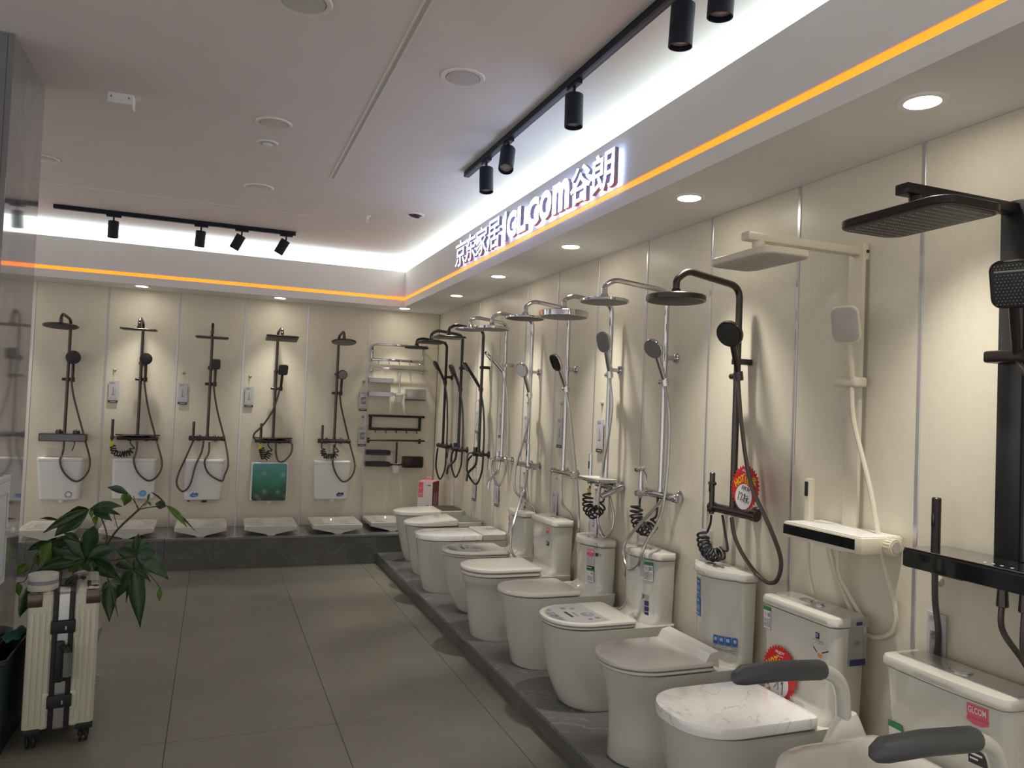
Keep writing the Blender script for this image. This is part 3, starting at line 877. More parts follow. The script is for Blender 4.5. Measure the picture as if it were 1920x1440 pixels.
shower('gunmetal shower with two looping hoses and a square handset', 'B', -0.05, 'gunmetal', 'hosegun', 'darkface', ('square', 0.29, 0.23), 0.33, 2.085, 0.0,
       math.radians(1), 2.20, 1.66, 0.10, 0.0, 'square', 0.052, 1.82, 'bar', 'rod', dict(u=-0.125, n=0.085, lead=[(-0.125, 0.085, 1.10), (-0.125, 0.085, 1.10)], sweep=[(-0.125, 0.085, 1.10), (-0.126, 0.085, 1.097)], tail=[], turns=1, R=0.001),
       bh(1.66, 0.735, 0.20, 0.145, (0.02, 0.075, 1.10)), [[(-0.125, 0.085, 1.105), (-0.17, 0.1, 0.98), (-0.235, 0.14, 0.80), (-0.245, 0.145, 0.70), (-0.19, 0.145, 0.635), (-0.13, 0.145, 0.70), (-0.09, 0.14, 0.88), (-0.045, 0.1, 1.0), (-0.03, 0.075, 1.11)]], hu=0.042)
shower('gunmetal shower with a tilted square head, above the green cistern', 'B', 0.556, 'gunmetal', 'hosegun', 'darkface', ('square', 0.30, 0.22), 0.34, 2.12, 0.02,
       -math.radians(9), 2.205, 1.645, 0.30, 0.15, 'square', 0.055, 1.815, 'shelf', 'rod', bcoil(-0.115, 0.09, 0.952, turns=9, R=0.027, tag=True),
       [(0.04, 0.09, 1.63), (0.02, 0.085, 1.54), (-0.02, 0.1, 1.42), (-0.10, 0.1, 1.28), (-0.18, 0.1, 1.19), (-0.165, 0.09, 1.135), (-0.09, 0.08, 1.14)],
       [[(0.03, 0.08, 1.11), (0.035, 0.1, 1.0), (0.06, 0.13, 0.93), (0.11, 0.14, 0.93), (0.17, 0.13, 1.0), (0.185, 0.1, 1.08), (0.16, 0.085, 1.135)]], square_brk=True, hu=0.05)
shower('gunmetal shower with a tilted round head and round grey handset', 'B', 1.155, 'gunmetal', 'hosegun', 'sprayface', ('round', 0.122), 0.34, 2.125, 0.012,
       -math.radians(10), 2.21, 1.625, 0.16, 0.1, 'round', 0.05, 1.82, 'bar', 'rod', bcoil(-0.122, 0.15, 0.98, turns=10), bh(1.625, 0.73, 0.21, 0.10), square_brk=True, hface='sprayface', hu=0.042)

# ---- right wall, from the room corner towards the camera
def rh(hold, bot, n1=0.15, end=(0.02, 0.14, 1.12), far=-0.02, near=0.05, nb=0.09):
    return [(0.034, 0.09, hold - 0.015), (near - 0.01, 0.06, hold - 0.15), (near, 0.045, 1.35), (near, 0.045, 1.10), (near - 0.01, 0.05, bot + 0.10), (0.02, nb, bot), (far, n1, bot + 0.09), (far, n1 + 0.005, bot + 0.19), end]
shower('matt black shower with a round head, in the room corner', 'R', 7.457, 'matblack', 'black', 'darkface', ('round', 0.12), 0.383, 2.10, 0, 0.0, 2.175, 1.777, 0.50, 0.0, 'round', 0.05, 1.83, 'bar', None, None, rh(1.777, 0.805, 0.12, (0.0, 0.12, 1.115)), thick=0.016)
shower('matt black shower with a square head, second from the room corner', 'R', 6.933, 'matblack', 'black', 'darkface', ('square', 0.24, 0.24), 0.378, 2.12, 0, 0.0, 2.215, 1.704, 0.42, 0.05, 'rect', 0.05, 1.905, 'lever', None, None, rh(1.704, 0.875, 0.12, (0.0, 0.12, 1.115)), square_brk=True)
shower('glossy black shower with a square head and a long slim handset', 'R', 6.33, 'black', 'black', 'sprayface', ('square', 0.25, 0.25), 0.385, 2.125, 0, 0.0, 2.215, 1.70, 0.62, 0.0, 'rect', 0.042, 1.89, 'lever', None, None, rh(1.70, 0.875, 0.155, (0.02, 0.14, 1.12)), square_brk=True, hlen=0.20)
shower('slim chrome shower with an edge-on handset, beside the glossy black one', 'R', 5.76, 'chrome', 'hosechrome', 'sprayface', ('round', 0.12), 0.378, 2.15, 0, 0.0, 2.225, 1.82, 0.75, -0.4, 'oval', 0.045, 1.89, 'lever', None, None, rh(1.80, 0.925, 0.13, (0.02, 0.13, 1.12)), square_brk=True)
shower('chrome shower with crossing hoses and a ring-faced white handset', 'R', 5.215, 'chrome', 'hosechrome', 'sprayface', ('round', 0.13), 0.388, 2.11, 0, 0.0, 2.205, 1.65, 0.42, 0.40, 'round', 0.056, 1.82, 'bar', 'rod', dict(u=0.06, n=0.09, lead=[(0.06, 0.09, 1.1), (0.06, 0.09, 1.09)], sweep=[(0.06, 0.09, 1.09), (0.06, 0.09, 1.085)], tail=[], turns=1, R=0.001),
       [(0.034, 0.09, 1.635), (0.03, 0.08, 1.5), (0.0, 0.11, 1.3), (-0.03, 0.15, 1.1), (-0.02, 0.15, 0.95), (0.02, 0.09, 0.88), (0.05, 0.03, 0.83), (0.06, 0.022, 0.78)],
       [[(0.02, 0.08, 1.11), (0.04, 0.10, 0.97), (0.10, 0.16, 0.87), (0.19, 0.24, 0.72), (0.215, 0.26, 0.60), (0.235, 0.25, 0.535), (0.27, 0.22, 0.50)], [(0.06, 0.09, 1.10), (0.05, 0.09, 0.98), (0.06, 0.08, 0.88), (0.02, 0.085, 0.85), (0.0, 0.1, 0.95)]], hface='whiteplastic', thick=0.02)
shower('chrome shower with a black-faced handset and a dark round head', 'R', 4.592, 'chrome', 'hosechrome', 'darkface', ('round', 0.13), 0.384, 2.13, 0, 0.0, 2.22, 1.69, 0.52, 0.35, 'oval', 0.055, 1.82, 'bar', None, None,
       [(0.034, 0.09, 1.67), (0.06, 0.06, 1.5), (0.12, 0.05, 1.25), (0.195, 0.05, 1.0), (0.235, 0.06, 0.88), (0.245, 0.06, 0.80), (0.225, 0.025, 0.785), (0.15, 0.022, 0.80)],
       [[(0.0, 0.08, 1.11), (0.0, 0.08, 1.0), (0.02, 0.07, 0.93), (0.06, 0.025, 0.86), (0.08, 0.022, 0.80)]], hface='glassblack')
shower('chrome shower with a thick polished drum head and a chrome shelf', 'R', 4.003, 'chrome', 'hosechrome', 'sprayface', ('round', 0.142), 0.382, 2.085, 0, 0.0, 2.185, 1.77, 0.34, 0.45, 'oval', 0.056, 1.80, 'chromeshelf', 'rod',
       dict(u=-0.14, n=0.10, turns=9, R=0.030, lead=[(-0.14, 0.10, 1.10), (-0.15, 0.10, 1.06)], sweep=[(-0.14, 0.11, 1.05), (-0.12, 0.12, 0.98), (-0.07, 0.11, 0.945), (-0.03, 0.10, 0.965), (-0.01, 0.09, 1.0)], tail=[(0.0, 0.08, 1.03), (0.0, 0.07, 1.09)], tag=True),
       [(0.034, 0.09, 1.75), (0.05, 0.075, 1.6), (0.03, 0.08, 1.4), (-0.01, 0.09, 1.2), (-0.03, 0.10, 0.95), (-0.01, 0.09, 0.86), (0.035, 0.08, 0.822), (0.075, 0.065, 0.86), (0.075, 0.05, 0.95), (0.03, 0.07, 1.10)], thick=0.034)
shower('chrome shower with a spray gun and a hose hanging before a cistern', 'R', 3.409, 'chrome', 'hosechrome', 'sprayface', ('round', 0.125), 0.437, 2.10, 0, 0.0, 2.19, 1.717, 0.55, 0.38, 'round', 0.053, 1.845, 'bar', 'bidet',
       dict(u=-0.13, n=0.11, turns=10, R=0.030, lead=[(-0.13, 0.11, 1.11), (-0.135, 0.11, 1.075)], sweep=[(-0.145, 0.12, 1.06), (-0.14, 0.125, 1.0), (-0.10, 0.12, 0.955), (-0.05, 0.11, 0.95), (-0.015, 0.10, 0.985)], tail=[(0.0, 0.09, 1.03), (-0.01, 0.08, 1.12)]),
       [(0.034, 0.09, 1.70), (0.06, 0.075, 1.55), (0.065, 0.075, 1.3), (0.09, 0.12, 1.05), (0.115, 0.225, 0.90), (0.09, 0.24, 0.80), (0.0, 0.245, 0.765), (-0.06, 0.24, 0.82), (-0.055, 0.225, 0.90), (-0.03, 0.15, 1.0), (0.0, 0.085, 1.085), (0.006, 0.07, 1.125)])
shower('dark gunmetal shower with a red price badge hung on its mixer', 'R', 2.818, 'gunmetal', 'hosegun', 'darkface', ('round', 0.128), 0.402, 2.04, 0, 0.0, 2.135, 1.735, 0.46, 0.45, 'round', 0.06, 1.80, 'bar', 'rodclip',
       dict(u=-0.135, n=0.085, turns=9, R=0.026, lead=[(-0.135, 0.085, 1.10), (-0.14, 0.085, 1.06), (-0.16, 0.085, 1.02)], sweep=[(-0.185, 0.09, 1.005), (-0.165, 0.10, 0.965), (-0.12, 0.105, 0.93), (-0.07, 0.10, 0.93), (-0.04, 0.09, 0.945)], tail=[(-0.015, 0.08, 0.96), (-0.035, 0.08, 1.03), (-0.06, 0.08, 1.11)]),
       [(0.034, 0.09, 1.72), (0.085, 0.10, 1.5), (0.185, 0.125, 1.28), (0.275, 0.09, 1.10), (0.305, 0.06, 0.98), (0.275, 0.055, 0.89), (0.20, 0.055, 0.875), (0.10, 0.06, 0.93), (0.03, 0.075, 1.02), (0.012, 0.085, 1.11)], bent=0.045, pole_r=0.0155, thick=0.026, square_brk=True)

# ---- the two shelf showers nearest the camera
def column_shower(label, y, m, face, colw, coln, top, arm, hw, hl, hz, shelf, hand, dark):
    t = thing('shower_set', label, 'shower', (XR, y, 0), RIGHT)
    c = MB().box(L(-colw / 2, 0.004, 1.16), L(colw / 2, coln, top), m, 0.003).build('riser_panel', t)
    if dark:
        MB().box(L(colw / 2 - 0.004, 0.008, 1.17), L(colw / 2 + 0.010, coln - 0.006, top - 0.02), 'glassblack').build('side_channel', c, 0)
    else:
        MB().box(L(colw / 2 - 0.004, 0.008, 1.17), L(colw / 2 + 0.002, 0.020, top - 0.06), 'hosechrome').build('side_channel', c, 0)
        MB().cyl(L(colw / 2, 0.014, top - 0.03), L(colw / 2 + 0.004, 0.014, top - 0.03), 0.006, 'ink', 10).build('screw_hole', c)
    MB().box(L(-0.022, 0.0, top - 0.042), L(0.022, arm + 0.06, top - 0.012), m, 0.004).build('arm', t)
    spray_head(t, 'plate', (0, arm, hz), 0, m, face, 0, 0.024, hl, hw)
    MB().cyl(L(0, arm, hz + 0.02), L(0, arm, top - 0.04), 0.022, m, 16).build('swivel', t)
    u0, u1, sn, sz, sh = shelf
    a = MB().box(L(u0, 0.006, sz - sh), L(u1, sn, sz), m, 0.005).build('shelf', t)
    MB().box(L(u0 + 0.006, 0.012, sz), L(u1 - 0.006, sn - 0.004, sz + 0.003), 'glassblack' if dark else 'whiteplastic', 0.001, 1).build('glass_top', a, 0)
    MB().box(L(u0 + 0.002, sn - 0.001, sz - sh + (0.004 if dark else 0.012)), L(u1 - (0.004 if dark else 0.03), sn + 0.002, sz - 0.008), 'glassblack').build('glass_front', a, 0)
    hu, hn_, hold, lean, yaw = hand
    MB().box(L(-colw / 2 - 0.006, coln - 0.010, hold - 0.018), L(hu + 0.022, hn_ + 0.012, hold + 0.018), m, 0.008).build('slider', t)
    hand_shower(t, 'soft', hu, hn_, hold, lean, m, face, 0.16, yaw, 0.060)
    return t, a
t, a = column_shower('cream shower with a flat panel column and white glass shelf mixer', 2.19, 'cream', 'creamgrey', 0.07, 0.034, 2.215, 0.478, 0.205, 0.33, 2.10,
                     (-0.165, 0.215, 0.19, 1.165, 0.056), (0.04, 0.075, 1.70, 0.26, 0.35), False)
# ribbed end knob
mb = MB().cyl(L(0.215, 0.07, 1.137), L(0.245, 0.07, 1.137), 0.030, 'cream', 24, bev=0.003)
for i in range(20):
    q = 2 * PI * i / 20
    mb.box(L(0.217, 0.07 + 0.030 * math.cos(q) - 0.0015, 1.137 + 0.030 * math.sin(q) - 0.0015), L(0.243, 0.07 + 0.030 * math.cos(q) + 0.0015, 1.137 + 0.030 * math.sin(q) + 0.0015), 'cream')
k = mb.build('ribbed_knob', a)
MB().cyl(L(0.2445, 0.07, 1.137), L(0.247, 0.07, 1.137), 0.019, 'creamgrey', 20).build('knob_cap', k)
MB().cyl(L(-0.05, 0.14, 1.105), L(0.10, 0.14, 1.105), 0.010, 'whiteplastic', 10).build('flow_bar', a)
mb = MB().box(L(-0.16, 0.07, 1.10), L(-0.132, 0.10, 1.33), 'cream', 0.006)
g = mb.build('spray_gun', t)
MB().box(L(-0.155, 0.0985, 1.262), L(-0.139, 0.1015, 1.318), 'ink', 0.004).build('trigger', g)
hose(t, [(0.042, 0.078, 1.68), (0.055, 0.075, 1.55), (0.12, 0.06, 1.32), (0.18, 0.055, 1.08), (0.21, 0.03, 0.93), (0.20, 0.022, 0.845), (0.13, 0.022, 0.80), (0.06, 0.022, 0.805), (0.0, 0.028, 0.89), (-0.03, 0.06, 1.0), (-0.03, 0.1, 1.11)], 'cream', 0.0085)
hose(t, [(-0.146, 0.085, 1.11), (-0.148, 0.08, 1.0), (-0.165, 0.04, 0.90), (-0.16, 0.022, 0.84), (-0.155, 0.022, 0.78)], 'cream', 0.007)
hose(t, [(0.0, 0.08, 1.11), (-0.005, 0.07, 1.0), (0.02, 0.04, 0.92), (0.06, 0.022, 0.85), (0.08, 0.022, 0.78)], 'cream', 0.0075)
t, a = column_shower('black shower with a dark panel column, black glass shelf and rectangular head', 1.585, 'bronze', 'darkface', 0.075, 0.04, 2.235, 0.425, 0.235, 0.37, 2.122,
                     (-0.23, 0.30, 0.185, 1.165, 0.058), (0.055, 0.085, 1.765, 0.34, 0.40), True)
for o in t.children:
    if o.name.startswith('riser_panel'): o.data.materials[0] = M['bronzeblk']
MB().box(L(-0.226, 0.180, 1.1655), L(0.296, 0.1865, 1.1685), 'chrome', 0.001, 1).build('chrome_edge', a, 0)
for u in (0.02, 0.045, 0.07, 0.10):
    MB().cyl(L(u, 0.15, 1.168), L(u, 0.15, 1.1687), 0.0045, 'paper', 8).build('touch_mark', a)
MB().box(L(-0.16, 0.10, 1.098), L(-0.05, 0.15, 1.107), 'bronze', 0.002).build('waterfall_lip', a)
g = MB().cyl(L(-0.205, 0.075, 1.10), L(-0.205, 0.075, 1.325), 0.014, 'bronze', 16, bev=0.003).build('spray_gun', t)
MB().box(L(-0.211, 0.087, 1.235), L(-0.199, 0.092, 1.275), 'black', 0.003).build('trigger', g)
for u in (0.045, 0.11):
    MB().cyl(L(u, 0.11, 1.045), L(u, 0.11, 1.11), 0.0165, 'gunmetal', 16, r1=0.013, bev=0.002).build('hose_nut', t)
hose(t, [(-0.205, 0.075, 1.11), (-0.206, 0.07, 1.0), (-0.212, 0.045, 0.90), (-0.225, 0.031, 0.83), (-0.235, 0.030, 0.74)], 'hosegun', 0.0095)
hose(t, [(0.045, 0.11, 1.06), (0.047, 0.11, 0.98), (0.07, 0.05, 0.89), (0.092, 0.022, 0.82), (0.098, 0.022, 0.70)], 'hosegun', 0.0085)
hose(t, [(0.11, 0.11, 1.06), (0.11, 0.11, 0.92), (0.115, 0.05, 0.87), (0.15, 0.022, 0.81), (0.24, 0.022, 0.77), (0.30, 0.04, 0.87), (0.25, 0.08, 1.2), (0.14, 0.09, 1.6), (0.058, 0.085, 1.75)], 'hosegun', 0.0085)

# ------------------------------------------------------------------ toilets
def outline(n0, n1, hw, a=1.15, p=0.5, rr=0.03, taper=1.0, N=28, back=None):
    """plan of a bowl: rounded front tip at n1, straight sides, back edge at n0; points as (u, n)"""
    nc = n1 - hw * a
    bw = hw * taper if back is None else back
    pts = []
    for i in range(N + 1):
        t = PI * i / N
        c, s_ = math.cos(t), math.sin(t)
        pts.append((hw * math.copysign(abs(c) ** (2 * p), c), nc + (n1 - nc) * (s_ ** (2 * p))))
    for i in range(1, 5): pts.append((-(hw + (bw - hw) * i / 5), nc + (n0 + rr - nc) * i / 5))
    for i in range(6):
        t = PI + PI / 2 * i / 5
        pts.append((-(bw - rr) + rr * math.cos(t), n0 + rr + rr * math.sin(t)))
    for i in range(6):
        t = 1.5 * PI + PI / 2 * i / 5
        pts.append(((bw - rr) + rr * math.cos(t), n0 + rr + rr * math.sin(t)))
    for i in range(1, 5): pts.append((bw + (hw - bw) * i / 5, (n0 + rr) + (nc - n0 - rr) * i / 5))
    return pts

def ringz(pts, z): return [L(u, n, z) for u, n in pts]

def slab_rings(f, z0, z1, e=0.006, dome=0.0):
    """rings of a plate with eased edges; f(inset) gives the outline"""
    R = [ringz(f(e * 0.7), z0), ringz(f(0.0), z0 + e * 0.7), ringz(f(0.0), z1 - e), ringz(f(e * 0.35), z1 - e * 0.3), ringz(f(e * 1.3), z1)]
    if dome:
        for k in (0.03, 0.06, 0.09): R.append(ringz(f(k), z1 + dome * (1 - (1 - k / 0.09) ** 2)))
    return R

class Tank: pass

def toilet(label, y, body, rim=0.40, n0=0.03, bowl=(0.70, 0.18, 1.15, 0.5), lid=None, seat=None, tank=None, group='toilets on the right platform', lidmat='lid', z=HP, tb=0.012):
    """body: list of (z, nose n, half width, roundness a, p, back half width factor)"""
    t = thing('toilet', label, 'toilet', (XR, y, z), RIGHT, group)
    rings = []
    for (zz, n1, hw, a, p, tp) in body:
        rings.append(ringz(outline(max(n0, tb + 0.002) if zz > 0.3 else n0 + 0.02, n1, hw, a, p, 0.03, tp), zz))
    MB().loft(rings, 'ceramic').build('bowl', t, 50)
    n1, hw, a, p = bowl
    if seat:
        s0, s1, nb, inset = seat
        f = lambda k: outline(nb + k, n1 - inset - k, hw - inset - k, a, p, 0.03)
        MB().loft(slab_rings(f, s0, s1, 0.007), lidmat).build('seat', t)
    if lid:
        l0, l1, nb, inset, e, dome = lid
        f = lambda k: outline(nb + k, n1 - inset - k, hw - inset - k, a, p, 0.03)
        Ld = MB().loft(slab_rings(f, l0, l1, e, dome), lidmat).build('lid', t)
        t['_lid'] = Ld.name
    else: Ld = None
    T = None
    if tank:
        T = Tank(); T.t = t
        w2, d0, d1, z1, bulge, top_o = tank     # half width, depth at base, depth at top, height, front bulge, lid overhang
        def plan(d, w_, b, k=0.0):
            P = []
            rr = 0.035
            F = 14
            for i in range(F + 1):              # front, from +u to -u
                s_ = i / F; u = (w_ - rr + k) * (1 - 2 * s_)
                P.append((u, d + k + b * (1 - (2 * s_ - 1) ** 2)))
            def arc(cx, cy, a0):
                for j in range(1, 5):
                    q = a0 + j / 5 * PI / 2
                    P.append((cx + (rr) * math.cos(q), cy + (rr) * math.sin(q)))
            arc(-(w_ - rr + k), d - rr + k, PI / 2)
            P.append((-(w_ + k), d - rr + k)); P.append((-(w_ + k), tb + 0.018)); P.append((-(w_ + k) + 0.02, tb)); P.append(((w_ + k) - 0.02, tb)); P.append(((w_ + k), tb + 0.018)); P.append(((w_ + k), d - rr + k))
            for j in range(1, 5):
                q = j / 5 * PI / 2
                P.append(((w_ - rr + k) + rr * math.cos(q), d - rr + k + rr * math.sin(q)))
            return P
        T.front = lambda u, zz: (d0 + (d1 - d0) * min(1, max(0, (zz - rim) / (z1 - rim)))) + bulge * (1 - (u / (w2 - 0.035)) ** 2 if abs(u) < w2 - 0.035 else 0)
        R = [ringz(plan(d0 + 0.055, w2 * 0.94, bulge), rim - 0.03), ringz(plan(d0 + 0.045, w2 * 0.945, bulge), rim + 0.004), ringz(plan(d0 + 0.012, w2 * 0.95, bulge), rim + 0.022), ringz(plan(d0, w2 * 0.955, bulge), rim + 0.055),
             ringz(plan((d0 + d1) / 2, w2 * 0.98, bulge), (rim + z1) / 2), ringz(plan(d1, w2, bulge), z1 - 0.001)]
        MB().loft(R, 'ceramic').build('cistern', t, 50)
        zz = z1 + 0.003
        o = top_o
        hh = 0.034
        R = [ringz(plan(d1, w2, bulge, o - 0.005), zz), ringz(plan(d1, w2, bulge, o), zz + 0.006), ringz(plan(d1, w2, bulge, o), zz + hh - 0.012), ringz(plan(d1, w2, bulge, o - 0.004), zz + hh - 0.003), ringz(plan(d1, w2, bulge, o - 0.012), zz + hh)]
        T.lid = MB().loft(R, 'ceramic').build('cistern_lid', t, 40)
        T.top = zz + hh; T.w = w2; T.d = d1
    return t, T, Ld

def button(T, kind, u=0.0, n=None):
    n = T.d * 0.55 if n is None else n
    if kind == 'round':
        b = MB().lathe([(0.030, 0), (0.030, 0.003), (0.026, 0.005)], 'chrome', Matrix.Translation(L(u, n, T.top)), 28).build('flush_button', T.lid)
    elif kind == 'white':
        b = MB().lathe([(0.033, 0), (0.033, 0.003), (0.030, 0.0035)], 'chrome', Matrix.Translation(L(u, n, T.top)), 28).lathe([(0.029, 0.0032), (0.029, 0.006), (0.026, 0.0065)], 'ceramic', Matrix.Translation(L(u, n, T.top)), 28).build('flush_button', T.lid)
    else:
        ol = rrect(0.115, 0.042, 0.0205, 7)
        mx = Matrix.Translation(L(u, n, T.top))
        b = MB().prism(ol, 0.003, 'chrome', mx).prism(rrect(0.052, 0.034, 0.016, 6, -0.027), 0.006, 'hosechrome', mx).prism(rrect(0.046, 0.034, 0.016, 6, 0.029), 0.006, 'hosechrome', mx).build('flush_button', T.lid, 30)

def sticker(T, u, z, w_, h, m, name='sticker', off=0.0012, parent=None, z_top=None):
    """thin label that follows the cistern front"""
    mb = MB(); K = 5
    vs = []; fs = []
    for k in range(K + 1):
        uu = u - w_ / 2 + w_ * k / K
        for zz in (z - h / 2, z + h / 2): vs.append(L(uu, T.front(uu, zz) + off, zz))
    for k in range(K): fs.append((2 * k, 2 * k + 2, 2 * k + 3, 2 * k + 1))
    return mb.add(vs, fs, m).build(name, parent or T.t, 0)

def sticker_text(T, s, u, z, w_, h, m, parent, off=0.003, bold=0.02):
    vs, fs = text_mb(s, w_, h, bold=bold)
    return MB().add([L(u + v.x, T.front(u + v.x, z + v.y) + off, z + v.y) for v in vs], fs, m).build('lettering', parent, 0)

def brand_label(T, u, z, k=1.0, black=True):
    """pink logo shield, a block of fine print and a black block"""
    s_ = sticker(T, u, z, 0.062 * k, 0.040 * k, 'pink', 'logo_sticker')
    ol = [(-0.031 * k, 0.0), (0.031 * k, 0.0), (0.031 * k, -0.012 * k), (0.012 * k, -0.024 * k), (-0.012 * k, -0.024 * k), (-0.031 * k, -0.012 * k)]
    vs = [L(u + a, T.front(u + a, z) + 0.0012, z - 0.019 * k + b * 0.7) for a, b in ol]
    MB().add(vs, [tuple(range(6))], 'pink').build('shield_tip', s_, 0)
    sticker_text(T, 'GLCOM', u, z + 0.004, 0.052 * k, 0.018 * k, 'paper', s_)
    sticker(T, u, z - 0.075 * k, 0.06 * k, 0.058 * k, 'print', 'fine_print_sticker')
    if black:
        b = sticker(T, u, z - 0.128 * k, 0.062 * k, 0.04 * k, 'ink', 'black_sticker')
        sticker(T, u - 0.008 * k, z - 0.120 * k, 0.038 * k, 0.006 * k, 'paper', 'print_line', 0.0022, b)
        sticker(T, u - 0.014 * k, z - 0.133 * k, 0.024 * k, 0.005 * k, 'paper', 'print_line', 0.0022, b)

def eco_label(T, u, z, w_=0.05, h=0.105):
    s_ = sticker(T, u, z, w_, h, 'ink', 'water_label')
    sticker(T, u, z, w_ - 0.003, h - 0.003, 'paper', 'label_paper', 0.0018, s_)
    sticker(T, u, z + h * 0.42, w_, h * 0.16, 'green', 'green_band', 0.0024, s_)
    sticker(T, u, z - h * 0.22, w_ * 0.8, h * 0.40, 'print', 'label_print', 0.0024, s_)
    sticker(T, u - w_ * 0.2, z + h * 0.16, w_ * 0.14, h * 0.16, 'palepink', 'label_mark', 0.0024, s_)
    sticker(T, u + w_ * 0.24, z + h * 0.16, w_ * 0.34, h * 0.18, 'greyprint', 'label_block', 0.0024, s_)

def lid_label(Ld, z, n1, hw):
    """grey product sheet stuck on the front of a lid: disc segment, circles, headline bars"""
    def sheet(name, pts, m, dz): return MB().add([L(u, n, z + dz) for u, n in pts], [tuple(range(len(pts)))], m).build(name, Ld, 0)
    o = [p for p in outline(0.4, n1, hw, 1.2, 0.5) if p[1] > n1 - 0.27]
    front = [(u, n) for u, n in o]
    sh = sheet('label_sheet', sorted([p for p in front], key=lambda q: -q[0]), 'mist', 0.0006) if False else None
    N = 20
    arc = [(hw * math.cos(PI * i / N), n1 - 0.17 + 0.17 * math.sin(PI * i / N)) for i in range(N + 1)]
    sh = sheet('label_sheet', arc + [(-hw, n1 - 0.25), (hw * 0.9, n1 - 0.27)], 'mist', 0.0008)
    seg = [(hw * math.cos(PI * i / N), n1 - 0.17 + 0.17 * math.sin(PI * i / N)) for i in range(N + 1) if 0.62 < math.sin(PI * i / N)]
    q = [(u * 0.97, n - 0.004) for u, n in seg]
    MB().add([L(u, n, z + 0.0016) for u, n in q], [tuple(range(len(q)))], 'photo').build('dark_segment', sh, 0)
    for (u, n, r, m) in [(0.03, n1 - 0.205, 0.035, 'photo'), (0.10, n1 - 0.225, 0.014, 'greyink'), (0.112, n1 - 0.18, 0.012, 'greyink'), (-0.10, n1 - 0.13, 0.016, 'greyink'), (-0.085, n1 - 0.175, 0.013, 'greyink')]:
        MB().lathe([(r, 0), (r, 0.0006)], m, Matrix.Translation(L(u, n, z + 0.001)), 18).build('label_picture', sh, 0)
    MB().box(L(-0.035, n1 - 0.118, z + 0.001), L(0.06, n1 - 0.104, z + 0.0018), 'ink').build('headline', sh, 0)
    MB().box(L(-0.02, n1 - 0.15, z + 0.001), L(0.05, n1 - 0.142, z + 0.0018), 'greyink').build('headline', sh, 0)

# profiles: (z, nose, half width, a, p, back taper)
def prof(rows): return rows
# nearest: care toilet with fold-down arms
t, T, Ld = toilet('white care toilet with grey-gripped arms, cut off at the bottom right', 1.66,
    [(0, 0.64, 0.16, 1.1, 0.48, 1), (0.03, 0.645, 0.165, 1.1, 0.48, 1), (0.2, 0.68, 0.178, 1.1, 0.48, 1), (0.36, 0.715, 0.19, 1.1, 0.48, 1), (0.425, 0.725, 0.195, 1.1, 0.48, 1)],
    0.425, bowl=(0.735, 0.20, 1.15, 0.46), seat=(0.428, 0.452, 0.235, 0.0), lid=(0.455, 0.475, 0.235, 0.004, 0.012, 0.018), tank=(0.205, 0.185, 0.205, 0.683, 0.008, 0.010), tb=0.05)
button(T, 'white', 0.0, 0.115)
brand_label(T, 0.125, 0.655, 1.0)
eco_label(T, -0.160, 0.455, 0.055, 0.12)
for s, lab in ((-1, 'far'), (1, 'near')):
    u = s * 0.262
    mb = MB().tube(bend([L(u, 0.60, 0.668), L(u, 0.315, 0.654), L(u * 1.02, 0.29, 0.42)], 0.10, 10), 0.024, 'ceramic', 16)
    arm = mb.build('armrest', t)
    g = [L(u, 0.735, 0.655), L(u, 0.725, 0.664), L(u, 0.70, 0.672), L(u, 0.57, 0.673), L(u, 0.41, 0.663), L(u, 0.395, 0.661)]
    MB().tube(g, 0.03, 'rail', 18, radii=[0.012, 0.022, 0.03, 0.0315, 0.0315, 0.028]).build('grip', arm)
    rr = []
    for zz, w_, d_ in ((0.39, 0.065, 0.10), (0.41, 0.064, 0.095), (0.455, 0.052, 0.068), (0.495, 0.042, 0.048), (0.512, 0.032, 0.036)):
        rr.append([L(u * 1.02 + w_ * math.cos(q * PI / 10) * (0.7), 0.285 + d_ * math.sin(q * PI / 10), zz) for q in range(20)])
    MB().loft(rr, 'lid').build('pivot_cover', arm)
    rr = [[L(s * 0.225 + 0.045 * math.cos(q * PI / 10), 0.28 + 0.09 * math.sin(q * PI / 10), zz) for q in range(20)] for zz in (0.37, 0.41)]
    MB().loft(rr, 'lid').build('side_mount', arm)

# second: marble lid, still wrapped
t, T, Ld = toilet('white toilet with a veined marble-print lid and red badge on its cistern', 2.26,
    [(0, 0.66, 0.158, 1.1, 0.47, 1), (0.02, 0.668, 0.162, 1.1, 0.47, 1), (0.2, 0.7, 0.175, 1.1, 0.46, 1), (0.28, 0.716, 0.181, 1.1, 0.45, 1), (0.36, 0.73, 0.186, 1.1, 0.45, 1), (0.395, 0.733, 0.187, 1.1, 0.45, 1)],
    0.395, bowl=(0.746, 0.19, 1.05, 0.42), lid=(0.400, 0.440, 0.25, 0.0, 0.006, 0), lidmat='marblelid', tank=(0.185, 0.195, 0.205, 0.732, 0.0, 0.008), tb=0.05)
button(T, 'pill', -0.02, 0.11)
eco_label(T, -0.152, 0.682, 0.042, 0.085)
s_ = sticker(T, 0.112, 0.690, 0.018, 0.022, 'navy', 'logo_sticker')
sticker_text(T, 'D', 0.1125, 0.692, 0.008, 0.012, 'paper', s_)
q = sticker(T, 0.114, 0.668, 0.05, 0.012, 'print', 'logo_print', parent=T.t)
MB().lathe([(0.011, 0), (0.011, 0.0015)], 'orange', face_mx(0.122, T.front(0.122, 0.58), 0.625), 20).build('orange_seal', t)
